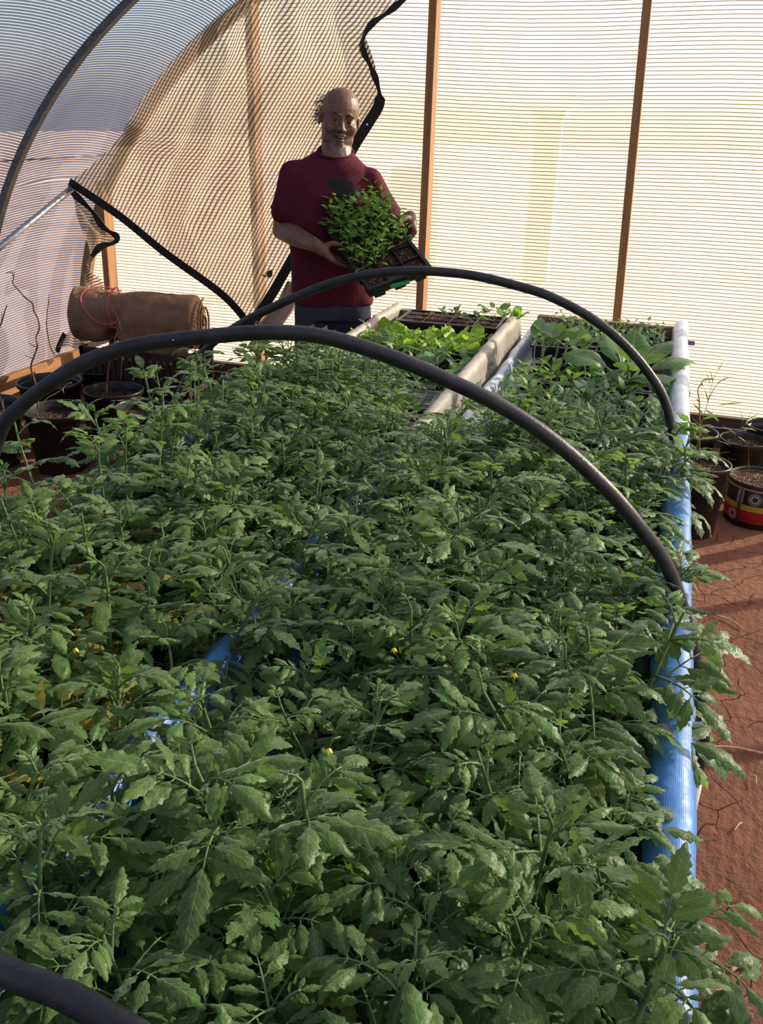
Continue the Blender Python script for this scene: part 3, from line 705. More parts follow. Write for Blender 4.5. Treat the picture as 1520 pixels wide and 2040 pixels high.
near = [V(.212, 1.62, .34), V(.208, 1.62, .50)]+line([(1381, 1300), (1334, 1140), (1270, 1045), (1200, 965), (1105, 880), (1000, 810), (880, 752), (760, 704), (650, 672), (550, 662), (440, 668), (300, 683), (221, 702), (152, 730), (95, 767), (41, 810), (0, 860)], 1.60, 1.30)+[V(-1.18, 1.30, .93), V(-1.235, 1.3, .75), V(-1.25, 1.3, .50)]
hoop(near, 'black plastic pipe hoop crossing the whole picture before the blue bench rim', (.60,))
n3 = [V(-.92, .62, .68), V(-.72, .55, .82)]+line([(0, 1928), (120, 1978), (240, 2044)], .47, .44)+[PY(330, 2110, .42), PY(420, 2200, .40)]
hoop(n3, 'thick black hoop end crossing the bottom left corner')
# metal socket at the foot of the near hoop
mb = MB(); mb.tube([(.212, 1.62, -.02), (.212, 1.62, .37)], .016, 14); o = mb.build('hoop_stake', GALV); tag(o, 'short metal stake holding the foot of the near hoop outside the blue rim', 'stake')
mb = MB(); mb.tube([(.172, 2.66, -.02), (.160, 2.66, .42)], .016, 14); o = mb.build('hoop_stake', GALV); tag(o, 'short metal stake holding the foot of the far hoop', 'stake')
# red clip cloth near the rim, blue gray clip at the bench end
p = PY(1345, 1140, 1.78); mb = MB(); mb.box((0, 0, 0), (.022, .03, .04), .3); mb.box((0, 0, .03), (.014, .02, .02), .3); o = mb.build('plastic_clip', plain('red_plastic', (.5, .05, .04), .4), loc=p, smooth=False); bevel(o, .004); tag(o, 'small red plastic clip under the near hoop on the blue rim', 'clip')
p = PY(1371, 678, 4.25); mb = MB(); mb.box((0, 0, 0), (.03, .02, .018)); mb.box((-.018, 0, 0), (.012, .026, .026)); o = mb.build('bench_bolt', plain('slate_plastic', (.12, .15, .2), .5), loc=V(.165, 4.2, p.z), smooth=False); bevel(o, .003); tag(o, 'small slate blue bolt sticking out of the bright tarpaulin at the far corner', 'bolt')

# ------------------------------------------------------------------ pots
def pot_meshes(r, h, soil=.03):
    mb = MB(); mb.lathe([(0, 0), (r*.80, 0), (r*.82, .004), (r*.96, h-.022), (r*1.03, h-.022), (r*1.05, h-.004), (r*1.04, h), (r*1.0, h), (r*.985, h-.006), (r*.93, h-soil), (r*.78, .006), (0, .006)], n=48)
    a = mb.mesh('pot_wall', POTP); mb = MB(); P = []
    for i in range(7):
        P.append([(r*.95*i/6*math.cos(2*PI*j/32), r*.95*i/6*math.sin(2*PI*j/32), h-soil+.006*noise.noise((i*.9, j*.7, r*50))) for j in range(33)])
    mb.grid(P); return a, mb.mesh('potting_soil', SOIL)
def pot(x, y, r, h, label, group, soil=.03, tilt=0):
    t = thing('nursery_pot', label, 'pot', (x, y, .005), 0, group); a, b = pot_meshes(r, h, soil); link('pot_wall', a, t); link('potting_soil', b, t); return t
pot(.278, 3.795, .108, .315, 'large black pot with a sunlit rim standing beside the blue bench', 'black pots on the right')
pot(.235, 4.30, .118, .29, 'black pot behind the large sunlit one, against the bench end', 'black pots on the right')
pot(.475, 4.33, .105, .27, 'black pot standing behind the striped bucket', 'black pots on the right')
pot(.600, 4.50, .110, .30, 'black pot with pale rim in the far right corner', 'black pots on the right', .06)
# woven bucket with sun emblems
def bucket():
    x, y, R1, h = .545, 4.03, .140, .200
    t = thing('woven_bucket', 'round bucket with black, yellow and red bands and white sun emblems', 'bucket', (x, y, .004))
    m = Mat('woven_bands'); z = m.xyz(m.obj())[2]
    c = m.ramp(m.math('DIVIDE', z, h), [(0, (.012, .011, .012)), (.12, (.012, .011, .012)), (.125, (.30, .014, .016)), (.40, (.30, .014, .016)), (.405, (.42, .25, .03)), (.53, (.42, .25, .03)), (.535, (.012, .011, .012)), (.86, (.012, .011, .012)), (.865, (.30, .20, .05)), (.90, (.30, .20, .05)), (.905, (.012, .011, .012))])
    c.node.color_ramp.interpolation = 'CONSTANT'
    w = m.n('ShaderNodeTexBrick'); w.inputs['Scale'].default_value = 60; m.l(m.uv(), w.inputs['Vector'])
    WB = m.done(m.pbsdf(c, .6, .3, 0, m.bump(w.outputs['Fac'], .4, .002)))
    mb = MB(); mb.lathe([(0, 0), (R1*.90, 0), (R1*.93, .006), (R1*.99, h*.4), (R1, h-.004), (R1*.985, h), (R1*.95, h-.004), (R1*.94, h-.03), (R1*.85, .008), (0, .008)], n=56); mb.build('bucket_wall', WB, t)
    mb = MB(); mb.grid([[(R1*.95*i/6*math.cos(2*PI*j/32), R1*.95*i/6*math.sin(2*PI*j/32), h-.022+.008*noise.noise((i, j*.8, 4))) for j in range(33)] for i in range(7)]); mb.build('potting_soil', SOIL, t)
    W = plain('white_print', (.62, .60, .55), .6)
    def sun(a0, zc, rs):
        mb = MB(); Q = lambda u, v: (math.cos(a0+u/R1)*(R1*.99+.0022+.01*0), math.sin(a0+u/R1)*(R1*.99+.0022), zc+v)
        n = 28
        for (r0, r1) in ((rs*.40, rs*.46), (rs*.54, rs*.60)):
            vs = []; 
            for k in range(n): a = 2*PI*k/n; vs += [Q(r0*math.cos(a), r0*math.sin(a)), Q(r1*math.cos(a), r1*math.sin(a))]
            mb.add(vs, [(2*k, 2*k+1, (2*k+3) % (2*n), (2*k+2) % (2*n)) for k in range(n)])
        for k in range(24):
            a = 2*PI*k/24; da = .045; 
            mb.add([Q(rs*.68*math.cos(a-da), rs*.68*math.sin(a-da)), Q(rs*.68*math.cos(a+da), rs*.68*math.sin(a+da)), Q(rs*math.cos(a+da*.5), rs*math.sin(a+da*.5)), Q(rs*math.cos(a-da*.5), rs*math.sin(a-da*.5))], [(0, 1, 2, 3)])
        mb.build('sun_emblem', W, t, smooth=False)
    for k in range(5): sun(-PI/2-.20+1.2566*k, h*.695, .030)
    for k in range(5): sun(-PI/2-.20+.628+1.2566*k, h*.26, .027)
    mb = MB(); mb.add([(math.cos(a)*(R1+.003), math.sin(a)*(R1+.003), z) for z in (h*.56, h*.86) for a in (-2.32, -2.22, -2.12)], [(0, 1, 4, 3), (1, 2, 5, 4)]); mb.build('paper_label', plain('faded_label', (.30, .26, .27), .6), t)
    mb = MB(); P0 = catmull([(math.cos(-2.2)*R1*1.02, math.sin(-2.2)*R1*1.02, h*.9), (math.cos(-2.2)*R1*1.03, math.sin(-2.2)*R1*1.03, h*.5), (math.cos(-2.2)*R1*1.02, math.sin(-2.2)*R1*1.02, .02)], 5); mb.tube(P0, .004, 6); mb.build('strap', POTP, t)
bucket()
# weeds in the right pots
def weed(pts_list, leaves, mat, label, y, smat=STEM, r=.0018, name='potted_weed', cat='weed'):
    b = PY(*pts_list[0][0], y); t = thing(name, label, cat, b)
    mb = MB()
    for pl in pts_list:
        P = [PY(px, py, y+.02*math.sin(px*.1+py*.05)*(1 if i else 0))-b for i, (px, py) in enumerate(pl)]
        c = catmull(P, 4); mb.tube(c, [r*(1-.6*i/len(c)) for i in range(len(c))], 6)
    mb.build('stem', smat, t)
    if leaves:
        mb = MB(); rr = random.Random(3)
        for (px, py, dx, dy, wd) in leaves:
            a = PY(px, py, y)-b; e = PY(px+dx, py+dy, y+rr.uniform(-.03, .03))-b; T = e-a
            leaf_blade(mb, a, T+V(0, 0, T.length*.12), V(0, -.5, 1).normalized(), T.length, wd, (rr.random(), rr.random()*.15, 0), .4, .2, .1, 0, .2, 8, .8, rnd=rr)
        mb.build('foliage', mat, t)
    return t
weed([[(1380, 935), (1386, 900), (1396, 850), (1410, 800), (1420, 760), (1432, 728)], [(1410, 800), (1425, 770), (1450, 748)], [(1420, 760), (1416, 742), (1413, 740)], [(1396, 850), (1380, 832)], [(1390, 880), (1410, 862)]],
     [(1410, 800, -4, -25, .008), (1415, 770, -4, -28, .006), (1425, 765, 40, -18, .005), (1400, 835, 35, -8, .014), (1396, 850, -26, 6, .012), (1392, 875, 42, -4, .013), (1388, 895, -22, -16, .012), (1400, 825, -20, -22, .010), (1430, 740, 12, -22, .004), (1404, 815, 30, 25, .014), (1390, 890, -30, 4, .010), (1386, 905, 30, -2, .008)], PEPPER, 'tall wispy weed with narrow leaves growing in the large sunlit pot', 3.80)
weed([[(1450, 925), (1455, 900), (1466, 865), (1480, 840)], [(1466, 865), (1440, 848)], [(1460, 885), (1438, 880)], [(1470, 862), (1488, 838), (1497, 820)]],
     [(1466, 865, -26, -16, .006), (1458, 890, -30, -14, .006), (1470, 860, 34, -8, .006), (1456, 900, -28, 4, .005), (1458, 905, 36, 6, .005), (1480, 842, -4, -30, .006), (1488, 838, 24, -14, .007), (1476, 852, 34, 6, .010), (1470, 870, 22, 14, .005), (1452, 915, 20, 2, .004)], PEPPER, 'small spiky weed with whitish narrow leaves beside the striped bucket', 4.24)
weed([[(1392, 905), (1394, 860), (1393, 800), (1390, 778), (1397, 764), (1402, 757), (1418, 756)], [(1393, 800), (1388, 795)], [(1397, 764), (1401, 768)]], [(1397, 758, 26, -4, .012)], plain('brown_leaf', (.30, .15, .09), .8), 'withered brown twig with a curled tip rising from the large pot', 3.86, TWIG, .0034, 'withered_twig', 'twig')
weed([[(1490, 958), (1492, 930), (1491, 900), (1494, 885)], [(1492, 930), (1488, 918)]], [(1430, 808, 52, -6, .012)], plain('yellow_blade', (.45, .45, .10), .6), 'thin dry stalk standing in the striped bucket', 4.0, TWIG, .0012, 'dry_stalk', 'stalk')

# left pots
lp = [(-3.0, 3.42, .155, .30, 'black pot at the left picture edge below the near vine'), (-2.99, 3.90, .16, .29, 'wide black pot against the left wall board'), (-2.62, 3.92, .145, .28, 'black pot before the burlap roll'), (-2.66, 3.50, .15, .29, 'black pot holding pale cut twigs nearest the tomatoes'), (-2.93, 4.28, .12, .27, 'black pot in the corner beside the crate'), (-2.33, 3.72, .13, .28, 'black pot nearest the bench on the left path')]
for i, (x, y, r, h, lab) in enumerate(lp): pot(x, y, r, h, lab, 'black pots on the left', .05)
def twig(pls, y, r, label, name='bare_vine', mat=TWIG, y1=None):
    b = PY(*pls[0][0], y); t = thing(name, label, name.replace('_', ' '), b); mb = MB()
    for k, pl in enumerate(pls):
        P = [PY(px, py, y+.015*math.sin(py*.06+k))-b for (px, py) in pl]; c = catmull(P, 4); n = len(c)
        q = Vector((0, 0, 0))
        c = [p+V(noise.noise(p*30), 0, noise.noise(p*30+V(5, 5, 5)))*.003 for p in c]
        mb.tube(c, [max(.0012, r*(1 if k == 0 else .5)*(1-.55*i/n)*(1.35 if i % 8 == 0 else 1)) for i in range(n)], 6)
    mb.build('cane', mat, t)
    return t
twig([[(76, 812), (75, 780), (62, 735), (66, 715), (74, 690), (72, 672), (78, 655), (76, 635), (68, 620), (64, 604), (50, 592), (34, 575), (25, 563), (27, 552), (22, 543), (12, 545)], [(27, 552), (29, 545), (24, 540)], [(66, 715), (50, 708)], [(72, 690), (56, 684)]], 3.48, .0042, 'tall zigzag bare vine rising before the left wall')
twig([[(108, 705), (100, 690), (94, 660), (93, 630), (97, 600), (98, 585)], [(94, 650), (90, 640)]], 3.95, .003, 'thin reddish bare vine standing beside the tall zigzag one')
twig([[(-8, 665), (2, 645), (8, 625), (14, 608)], [(2, 645), (4, 622)]], 3.5, .004, 'short dark vine tip at the left picture edge')
twig([[(212, 790), (215, 740), (223, 700), (232, 665), (236, 640), (222, 612), (200, 582)], [(236, 640), (243, 670), (244, 700), (240, 760)], [(232, 665), (228, 680)], [(240, 660), (252, 668)]], 3.90, .0048, 'pale brown forked vine standing before the burlap roll')
twig([[(84, 808), (92, 795), (110, 785), (125, 775), (132, 766), (142, 762)], [(125, 775), (128, 783)]], 3.45, .0035, 'pale cut twig lying across the pot rims', 'cut_twig', DRYG)
twig([[(12, 862), (10, 830), (8, 815), (5, 795)], [(6, 812), (0, 790)]], 3.36, .003, 'short twig stub at the left edge pot', 'cut_twig', DRYG)

# ------------------------------------------------------------------ crate, burlap roll, string
def crate():
    x0, x1, y0, y1, h = -2.98, -2.34, 4.17, 4.50, .42
    t = thing('slatted_crate', 'dark slatted crate under the burlap roll', 'crate', ((x0+x1)/2, (y0+y1)/2, 0)); m = plain('dark_crate', (.035, .022, .018), .7, .25, 0, 20, .4)
    w, d = x1-x0, y1-y0
    for sx in (-1, 1):
        for sy in (-1, 1):
            mb = MB(); mb.box((sx*(w/2-.015), sy*(d/2-.015), h/2), (.03, .03, h)); o = mb.build('corner_post', m, t, smooth=False); bevel(o, .003)
    for z in (.03, h/2, h-.02):
        for sy in (-1, 1): mb = MB(); mb.box((0, sy*(d/2-.006), z), (w, .012, .035)); mb.build('rail', m, t, smooth=False)
        for sx in (-1, 1): mb = MB(); mb.box((sx*(w/2-.006), 0, z), (.012, d, .035)); mb.build('rail', m, t, smooth=False)
    mb = MB()
    for k in range(15): mb.box((-w/2+.03+(w-.06)*k/14, -d/2+.018, h/2), (.016, .008, h-.02))
    for k in range(7): mb.box((w/2-.018, -d/2+.03+(d-.06)*k/6, h/2), (.008, .016, h-.02))
    mb.build('slats', m, t, smooth=False)
    mb = MB(); mb.box((0, 0, h*.45), (w-.05, d-.05, h*.8)); mb.build('crate_lining', plain('crate_lining', (.05, .03, .022), .8), t, smooth=False)
crate()
def burlap():
    A = PY(152, 625, 4.22); B = PY(398, 632, 4.36); A.z = .585; B.z = .565
    m = Mat('burlap'); co = m.obj(); w1 = m.n('ShaderNodeTexWave'); w1.inputs['Scale'].default_value = 95; m.l(m.uv(), w1.inputs['Vector'])
    c = m.ramp(m.noise(14, 5, co, .6), [(.3, (.20, .115, .065)), (.7, (.30, .18, .11))])
    mt = m.done(m.pbsdf(c, .9, .1, 0, m.bump(m.math('ADD', m.noise(60, 4, co), m.math('MULTIPLY', m.noise(400, 2, co), .6)), .6, .006)))
    t = thing('burlap_roll', 'rolled brown burlap bundle tied with pink string, lying on the crate', 'burlap roll', (A+B)/2)
    ax = (B-A); L = ax.length; ax.normalize(); s1 = V(0, 0, 1); s2 = ax.cross(s1).normalized(); s2 = -s2 if s2.y > 0 else s2; mid = (A+B)/2
    rad = lambda u: .142*(1-.10*math.exp(-((u-.36)/.10)**2))*(1 if .04 < u < .95 else .93)
    P = []; nu, nv = 90, 96
    for i in range(nu+1):
        u = i/nu; row = []; ue = min(u, 1-u)
        e = min(1, (ue/.055)); rr = rad(u)*(1-(1-e)**2)**.5 if e < 1 else rad(u)
        for j in range(nv+1):
            a = 2*PI*j/nv; f = math.cos(a-2.55)                         # a=0 up, PI/2 front
            pinch = .50*math.exp(-((u-.36)/.065)**2)*max(0, math.cos(a-2.2))**2
            fold = .09*math.sin(4*a+14*(u-.36))*math.exp(-((u-.36)/.22)**2)*max(0, math.cos(a-1.8)) + .035*noise.noise((u*5, math.cos(a)*1.6, math.sin(a)*1.6))
            fold += .03*noise.noise((u*16, math.cos(a)*3, math.sin(a)*3))
            sagx = .10*math.exp(-((u-.36)/.08)**2)
            r = rr*(1-pinch+fold)
            row.append(mid+ax*(L*1.06*(u-.5))+s1*math.cos(a)*r*(1.0)+s2*math.sin(a)*r*1.0-mid)
        P.append(row)
    mb = MB(); mb.grid(P, uvs=[(u/10*2, v/10*2) for u in range(nu+1) for v in range(nv+1)]); mb.build('cloth', mt, t)
    # loose flap hanging front and the spiral end
    P = []
    for i in range(17):
        u = .40+.52*i/16; row = []
        for j in range(14):
            v = j/13; a = 1.5+v*.9; r = .134+.022*v; x = ax*(L*1.06*(u-.5)); 
            q = x+s1*math.cos(a)*r+s2*math.sin(a)*r
            if v > .5: q = q+V(0, 0, -(v-.5)*.16*(1-.5*abs(u-.6)))+s2*.02*math.sin(u*30)*(v-.5)
            row.append(q)
        P.append(row)
    mb = MB(); mb.grid(P); o = mb.build('loose_flap', mt, t); o.modifiers.new('s', 'SOLIDIFY').thickness = .004
    mb = MB(); sp = []
    for k in range(60):
        a = k*.26; r = .128*(1-k/64); sp.append(ax*(L*.53+.002)+s1*math.cos(a)*r+s2*math.sin(a)*r)
    mb.tube(sp, .006, 6); mb.build('rolled_end', mt, t)
    # string: a thing of its own
    pink = plain('pink_string', (.55, .10, .14), .6)
    s = thing('pink_string', 'pink string looped round the burlap roll and knotted in front', 'string', (A+B)/2)
    def surf(u, a, off=.006): r = rad(u)*(1-.42*math.exp(-((u-.36)/.065)**2)*max(0, math.cos(a-2.2))**2)+off; return ax*(L*1.06*(u-.5))+s1*math.cos(a)*r+s2*math.sin(a)*r
    mb = MB(); mb.tube(catmull([surf(.36-.22*math.sin(PI*min(1, max(0, k/9)))*1.0, -.5+2.45*k/9, .012) for k in range(10)], 5), .0034, 7); mb.build('loop', pink, s)
    mb = MB(); mb.tube(catmull([surf(.34+.01*math.sin(k), -.6+2.5*k/8, .014) for k in range(9)], 5), .0034, 7); mb.build('loop', pink, s)
    mb = MB()
    for k in range(5):
        c0 = surf(.37, 1.85, .01); pts = [c0+ax*(.030*math.cos(q*.9+k))+s1*(.018*math.sin(q*.9+k*1.3))+s2*(.008+.006*math.sin(q+k)) for q in range(8)]; mb.tube(catmull(pts, 3), .0036, 6)
    mb.build('knot', pink, s)
    mb = MB(); top = surf(.33, .1, .01)
    for k in range(3): mb.tube(catmull([top, top+V(.02*k-.01, -.01, .02), top+V(.04*k-.03, -.02, .012), top+V(.03*k, -.03, -.01)], 4), .0028, 6)
    mb.build('string_end', pink, s)
burlap()

# ------------------------------------------------------------------ shade net
def net_mat(name, pitch, base, thr, clear=.40, line=.30):
    m = Mat(name); x = m.xyz(m.uv())
    fr = m.math('FRACT', m.math('DIVIDE', x[0], pitch)); d = m.math('ABSOLUTE', m.math('SUBTRACT', fr, .5))
    ln = m.math('LESS_THAN', d, line/2)
    c = m.mix(m.ramp(m.noise(4, 3, m.obj()), [(.3, 0.), (.7, .5)]), base, tuple(b*.8 for b in base))
    cl = m.mixs(.3, m.sh('ShaderNodeBsdfTranslucent', c), m.sh('ShaderNodeBsdfDiffuse', c)); tr = m.sh('ShaderNodeBsdfTransparent', (1, 1, 1))
    a = m.mixs(clear, cl, tr); b = m.mixs(.10, m.mixs(.35, m.sh('ShaderNodeBsdfTranslucent', thr), m.sh('ShaderNodeBsdfDiffuse', thr)), tr)
    return m.done(m.mixs(ln, a, b))
NET = net_mat('shade_net', .0190, (.40, .34, .27), (.07, .05, .04), .42, .40)
TAPE = plain('black_hem_tape', (.012, .012, .013), .6, .3, 0, 60, .4, .3, 200)
def poly_at(pts, t):
    L = [0]
    for a, b in zip(pts, pts[1:]): L.append(L[-1]+(b-a).length)
    s = t*L[-1]
    for k in range(len(pts)-1):
        if s <= L[k+1] or k == len(pts)-2:
            f = (s-L[k])/max(1e-9, L[k+1]-L[k]); return pts[k].lerp(pts[k+1], min(1, f))
def ribbon(pts, w, mat, name, parent, dirv, off):
    mb = MB(); P = []
    for i, p in enumerate(pts):
        a = pts[max(0, i-1)]; b = pts[min(len(pts)-1, i+1)]; t = (b-a).normalized(); n = t.cross(dirv).normalized()
        ww = w[i] if hasattr(w, '__len__') else w
        P.append([p-n*ww/2+dirv*off, p+n*ww/2+dirv*off, p+n*ww/2+dirv*(off+.004), p-n*ww/2+dirv*(off+.004), p-n*ww/2+dirv*off])
    mb.grid(P); return mb.build(name, mat, parent, smooth=False)
def net():
    yA, yB = 4.34, 4.50
    A = PY(140, 362, yA)
    bot = catmull([A, PY(240, 430, 4.38), PY(330, 503, 4.42), PY(430, 575, 4.46), PY(470, 612, 4.48), PY(500, 650, yB)], 6)
    right = catmull([PY(500, 650, yB), PY(540, 590, 4.50), PY(572, 535, 4.50), PY(640, 415, 4.50), PY(700, 302, 4.50), PY(735, 245, 4.50), PY(757, 205, 4.50), PY(752, 165, 4.48), PY(738, 130, 4.47), PY(722, 90, 4.47), PY(738, 52, 4.48), PY(770, 28, 4.50), PY(805, 0, 4.51), PY(860, -40, 4.52)], 5)
    def ar(deg, y, dr=.02): x, z = arc(math.radians(deg), RAD-dr); return V(x, y, z)
    left = [A, PY(190, 322, 4.40), PY(240, 272, 4.46)]+[ar(d, 4.60, .03) for d in (34.1, 39.6, 44.9, 49.7, 54)]
    left = catmull(left, 5); top = [ar(54+d, 4.60, .03).lerp(right[-1], d/30) if d else left[-1] for d in (0, 7, 15, 22, 30)]; top[-1] = right[-1]; top = catmull(top, 6)
    t = thing('shade_net', 'large striped beige shade net with black hem hanging behind the man', 'shade net', A)
    nu, nv = 110, 80; P = []; uvs = []; HD = (PY(490, 640, 4.4)-PY(140, 362, 4.4)).normalized()
    LL = sum((b-a).length for a, b in zip(bot, bot[1:]))
    for i in range(nu+1):
        u = i/nu; row = []
        for j in range(nv+1):
            v = j/nv
            q = poly_at(bot, u)*(1-v)+poly_at(top, u)*v+poly_at(left, v)*(1-u)+poly_at(right, v)*u-(bot[0]*(1-u)*(1-v)+bot[-1]*u*(1-v)+left[-1]*(1-u)*v+right[-1]*u*v)
            inn = min(1, u*6, (1-u)*6)*min(1, v*8)
            fold = .050*math.sin(u*15+v*2.5)*inn*v**.4*(1-.3*v)+.02*math.sin(u*38+3*v)*inn + .03*noise.noise((u*4, v*4, 1))*inn
            q = q+V(0, -.03-fold*.8-.03*v, 0)*inn
            row.append(q-A); uvs.append(((q-A).dot(HD)+.02*math.sin((q.z-1)*3), v*1.6))
        P.append(row)
    mb = MB(); mb.grid(P, uvs=uvs); mb.build('net_cloth', NET, t)
    F = V(0, -1, 0)
    ribbon([p-A for p in bot], .042, TAPE, 'hem_tape', t, F, .006)
    w = [.052]*30+[.04, .034, .026, .022, .020]+[.022]*60
    ribbon([p-A for p in right], [(.052 if k < 32 else .024+.008*math.sin(k*.9)) for k in range(len(right))], TAPE, 'hem_tape', t, F, .006)
    for (px, py, y) in ((322, 507, 4.42), (733, 248, 4.50), (512, 644, 4.50)):
        p = PY(px, py, y)-A+F*.013; mb = MB(); mb.tube([p, p+F*.003], .0055, 12); mb.build('grommet', plain('pale_grommet', (.8, .78, .7), .4), t)
    # torn patch near the hem
    mb = MB(); p = PY(533, 552, 4.44)-A; leaf_blade(mb, p, V(.6, -.2, .8), V(0, -1, 0), .05, .035, (0, 0, 0), .3); leaf_blade(mb, p, V(-.9, -.2, .3), V(0, -1, 0), .04, .008, (0, 0, 0), .3); mb.build('dry_leaf', plain('dry_leaf', (.12, .065, .04), .9), t)
net()
def net2():
    A = PY(140, 375, 4.36); t = thing('shade_net', 'narrow crumpled shade net with wavy black hem hanging in the left corner', 'shade net', A)
    R1 = catmull([PY(145, 380, 4.38), PY(168, 402, 4.40), PY(190, 425, 4.42), PY(205, 448, 4.44), PY(222, 462, 4.45), PY(235, 470, 4.46), PY(232, 482, 4.46), PY(205, 490, 4.47), PY(190, 505, 4.48), PY(176, 530, 4.48), PY(205, 560, 4.50), PY(200, 580, 4.5), PY(190, 640, 4.5), PY(178, 690, 4.5)], 4)
    L1 = catmull([PY(141, 382, 4.42), PY(152, 420, 4.44), PY(168, 460, 4.47), PY(176, 500, 4.5), PY(170, 540, 4.5), PY(155, 600, 4.5), PY(140, 650, 4.48), PY(118, 692, 4.44)], 6)
    P = []; uvs = []
    for i in range(61):
        a = poly_at(R1, i/60); b = poly_at(L1, i/60); row = []
        for j in range(9): row.append(a.lerp(b, j/8)+V(0, -.02*math.sin(j*1.4+i*.25), 0)-A); uvs.append((i/60*1.1+j*.004, j/8))
        P.append(row)
    mb = MB(); mb.grid(P, uvs=uvs); mb.build('net_cloth', NET, t)
    F = V(0, -1, 0); n = int(len(R1)*.66); ribbon([p-A for p in R1[:n]], [.030+.010*math.sin(k*.7) for k in range(n)], TAPE, 'hem_tape', t, F, .012)
    q = [PY(132, 664, 4.5)-A, PY(124, 680, 4.5)-A, PY(116, 700, 4.5)-A]; ribbon(catmull(q, 4), .030, TAPE, 'hem_tape', t, F, .012)
net2()
# galvanised brace
mb = MB(); a = PY(142, 376, 4.33); b = PY(0, 492, 3.93); e = b+(b-a)*.12; mb.tube([a, b, e], .017, 16); o = mb.build('metal_brace', GALV); tag(o, 'galvanised metal pipe running down to the left from the net corner', 'pipe')
# pale cloth tail behind the man
mb = MB(); P = []
for i in range(13):
    v = i/12; row = []
    l = [(572, 560), (552, 600), (512, 650), (497, 700)]; r = [(590, 560), (590, 610), (560, 650), (520, 706)]
    a = poly_at([PY(x, y, 4.55) for x, y in l], v); b = poly_at([PY(x, y, 4.55) for x, y in r], v)
    P.append([a.lerp(b, j/6)+V(0, .012*math.sin(j*2+v*5), 0) for j in range(7)])
mb.grid(P); o = mb.build('hanging_cloth', plain('pale_cloth', (.55, .45, .36), .9)); o.modifiers.new('s', 'SOLIDIFY').thickness = .003; tag(o, 'pale beige cloth strip hanging behind the man at hip height', 'cloth')

# ------------------------------------------------------------------ the man
MX = np.array([-1.42, 4.0, 0.]); ML_ = float(np.linalg.norm(MX)); VH = MX/ML_; UH = np.array([VH[1], -VH[0], 0])
def LW(u, w, z): return Vector(UH*u+VH*(ML_-w)+np.array([0, 0, z]))
def MP(px, py, w):
    v = ray(px, py); t = (ML_-w)/float(v @ VH); return Vector(CAM+t*v)
LDIR = lambda u, w, z: (Vector(UH)*u-Vector(VH)*w+Vector((0, 0, z)))
def ellipsoid(mb, c, r, M=None, n=20, col=(1, 1, 1)):
    vs = []; m = n//2
    for i in range(m+1):
        for k in range(n):
            a = PI*i/m; b = 2*PI*k/n; v = Vector((r[0]*math.sin(a)*math.cos(b), r[1]*math.sin(a)*math.sin(b), r[2]*math.cos(a)))
            vs.append(Vector(c)+(M @ v if M else v))
    fs = [(i*n+k, (i+1)*n+k, (i+1)*n+(k+1) % n, i*n+(k+1) % n) for i in range(m) for k in range(n)]
    mb.add(vs, fs, col)
def limb(mb, pts, rad, n=14):
    c = []; rr = []
    for i in range(len(pts)-1):
        for k in range(6): c.append(Vector(pts[i]).lerp(Vector(pts[i+1]), k/6)); f = k/6; rr.append(rad[i]*(1-f)+rad[i+1]*f)
    c.append(Vector(pts[-1])); rr.append(rad[-1]); mb.tube(c, rr, n)
    for p, r in zip(pts, rad): ellipsoid(mb, p, (r, r, r), n=n)
def remeshed(mb, name, mat, parent, voxel, smooth=6, fac=.5, disp=None):
    o = bpy.data.objects.new('tmp', mb.mesh('tmp', None)); COL.objects.link(o)
    bm = bmesh.new(); bm.from_mesh(o.data); bmesh.ops.remove_doubles(bm, verts=bm.verts, dist=1e-6); bmesh.ops.recalc_face_normals(bm, faces=bm.faces); bm.to_mesh(o.data); bm.free()
    r = o.modifiers.new('r', 'REMESH'); r.mode = 'VOXEL'; r.voxel_size = voxel; s = o.modifiers.new('s', 'SMOOTH'); s.iterations = smooth; s.factor = fac
    bpy.context.view_layer.update(); dg = bpy.context.evaluated_depsgraph_get()
    me = bpy.data.meshes.new_from_object(o.evaluated_get(dg)); bpy.data.objects.remove(o)
    if disp:
        n = len(me.vertices); co = np.empty(n*3, dtype=np.float32); me.vertices.foreach_get('co', co); co = co.reshape(-1, 3); nr = np.array([tuple(v.normal) for v in me.vertices])
        d = np.array([disp(Vector(c)) for c in co]); co = co+nr*d[:, None]; me.vertices.foreach_set('co', co.astype(np.float32).ravel())
    me.name = name; me.materials.clear(); me.materials.append(mat)
    me.polygons.foreach_set('use_smooth', [True]*len(me.polygons)); me.update()
    q = bpy.data.objects.new(name, me); COL.objects.link(q)
    if parent: q.parent = parent
    return q
root_p = LW(-.03, 0, 0)
man = thing('person', 'bald man in maroon t-shirt and dark trousers holding a seedling tray', 'person', root_p)
def rel(p): return Vector(p)-root_p
def RL(u, w, z): return rel(LW(u, w, z))
def RP(px, py, w): return rel(MP(px, py, w))
# tray pose
TA, TB, TC = LW(-.086, .10, 1.182), LW(.121, .54, .968), LW(.372, .46, 1.058)
te = (TB-TA).normalized(); tn = te.cross(TC-TB).normalized(); tn = tn if tn.z > 0 else -tn; to = te.cross(tn).normalized()
if to.dot(TC-TB) < 0: to = -to                                         # from the left edge to the right edge
body = MB()
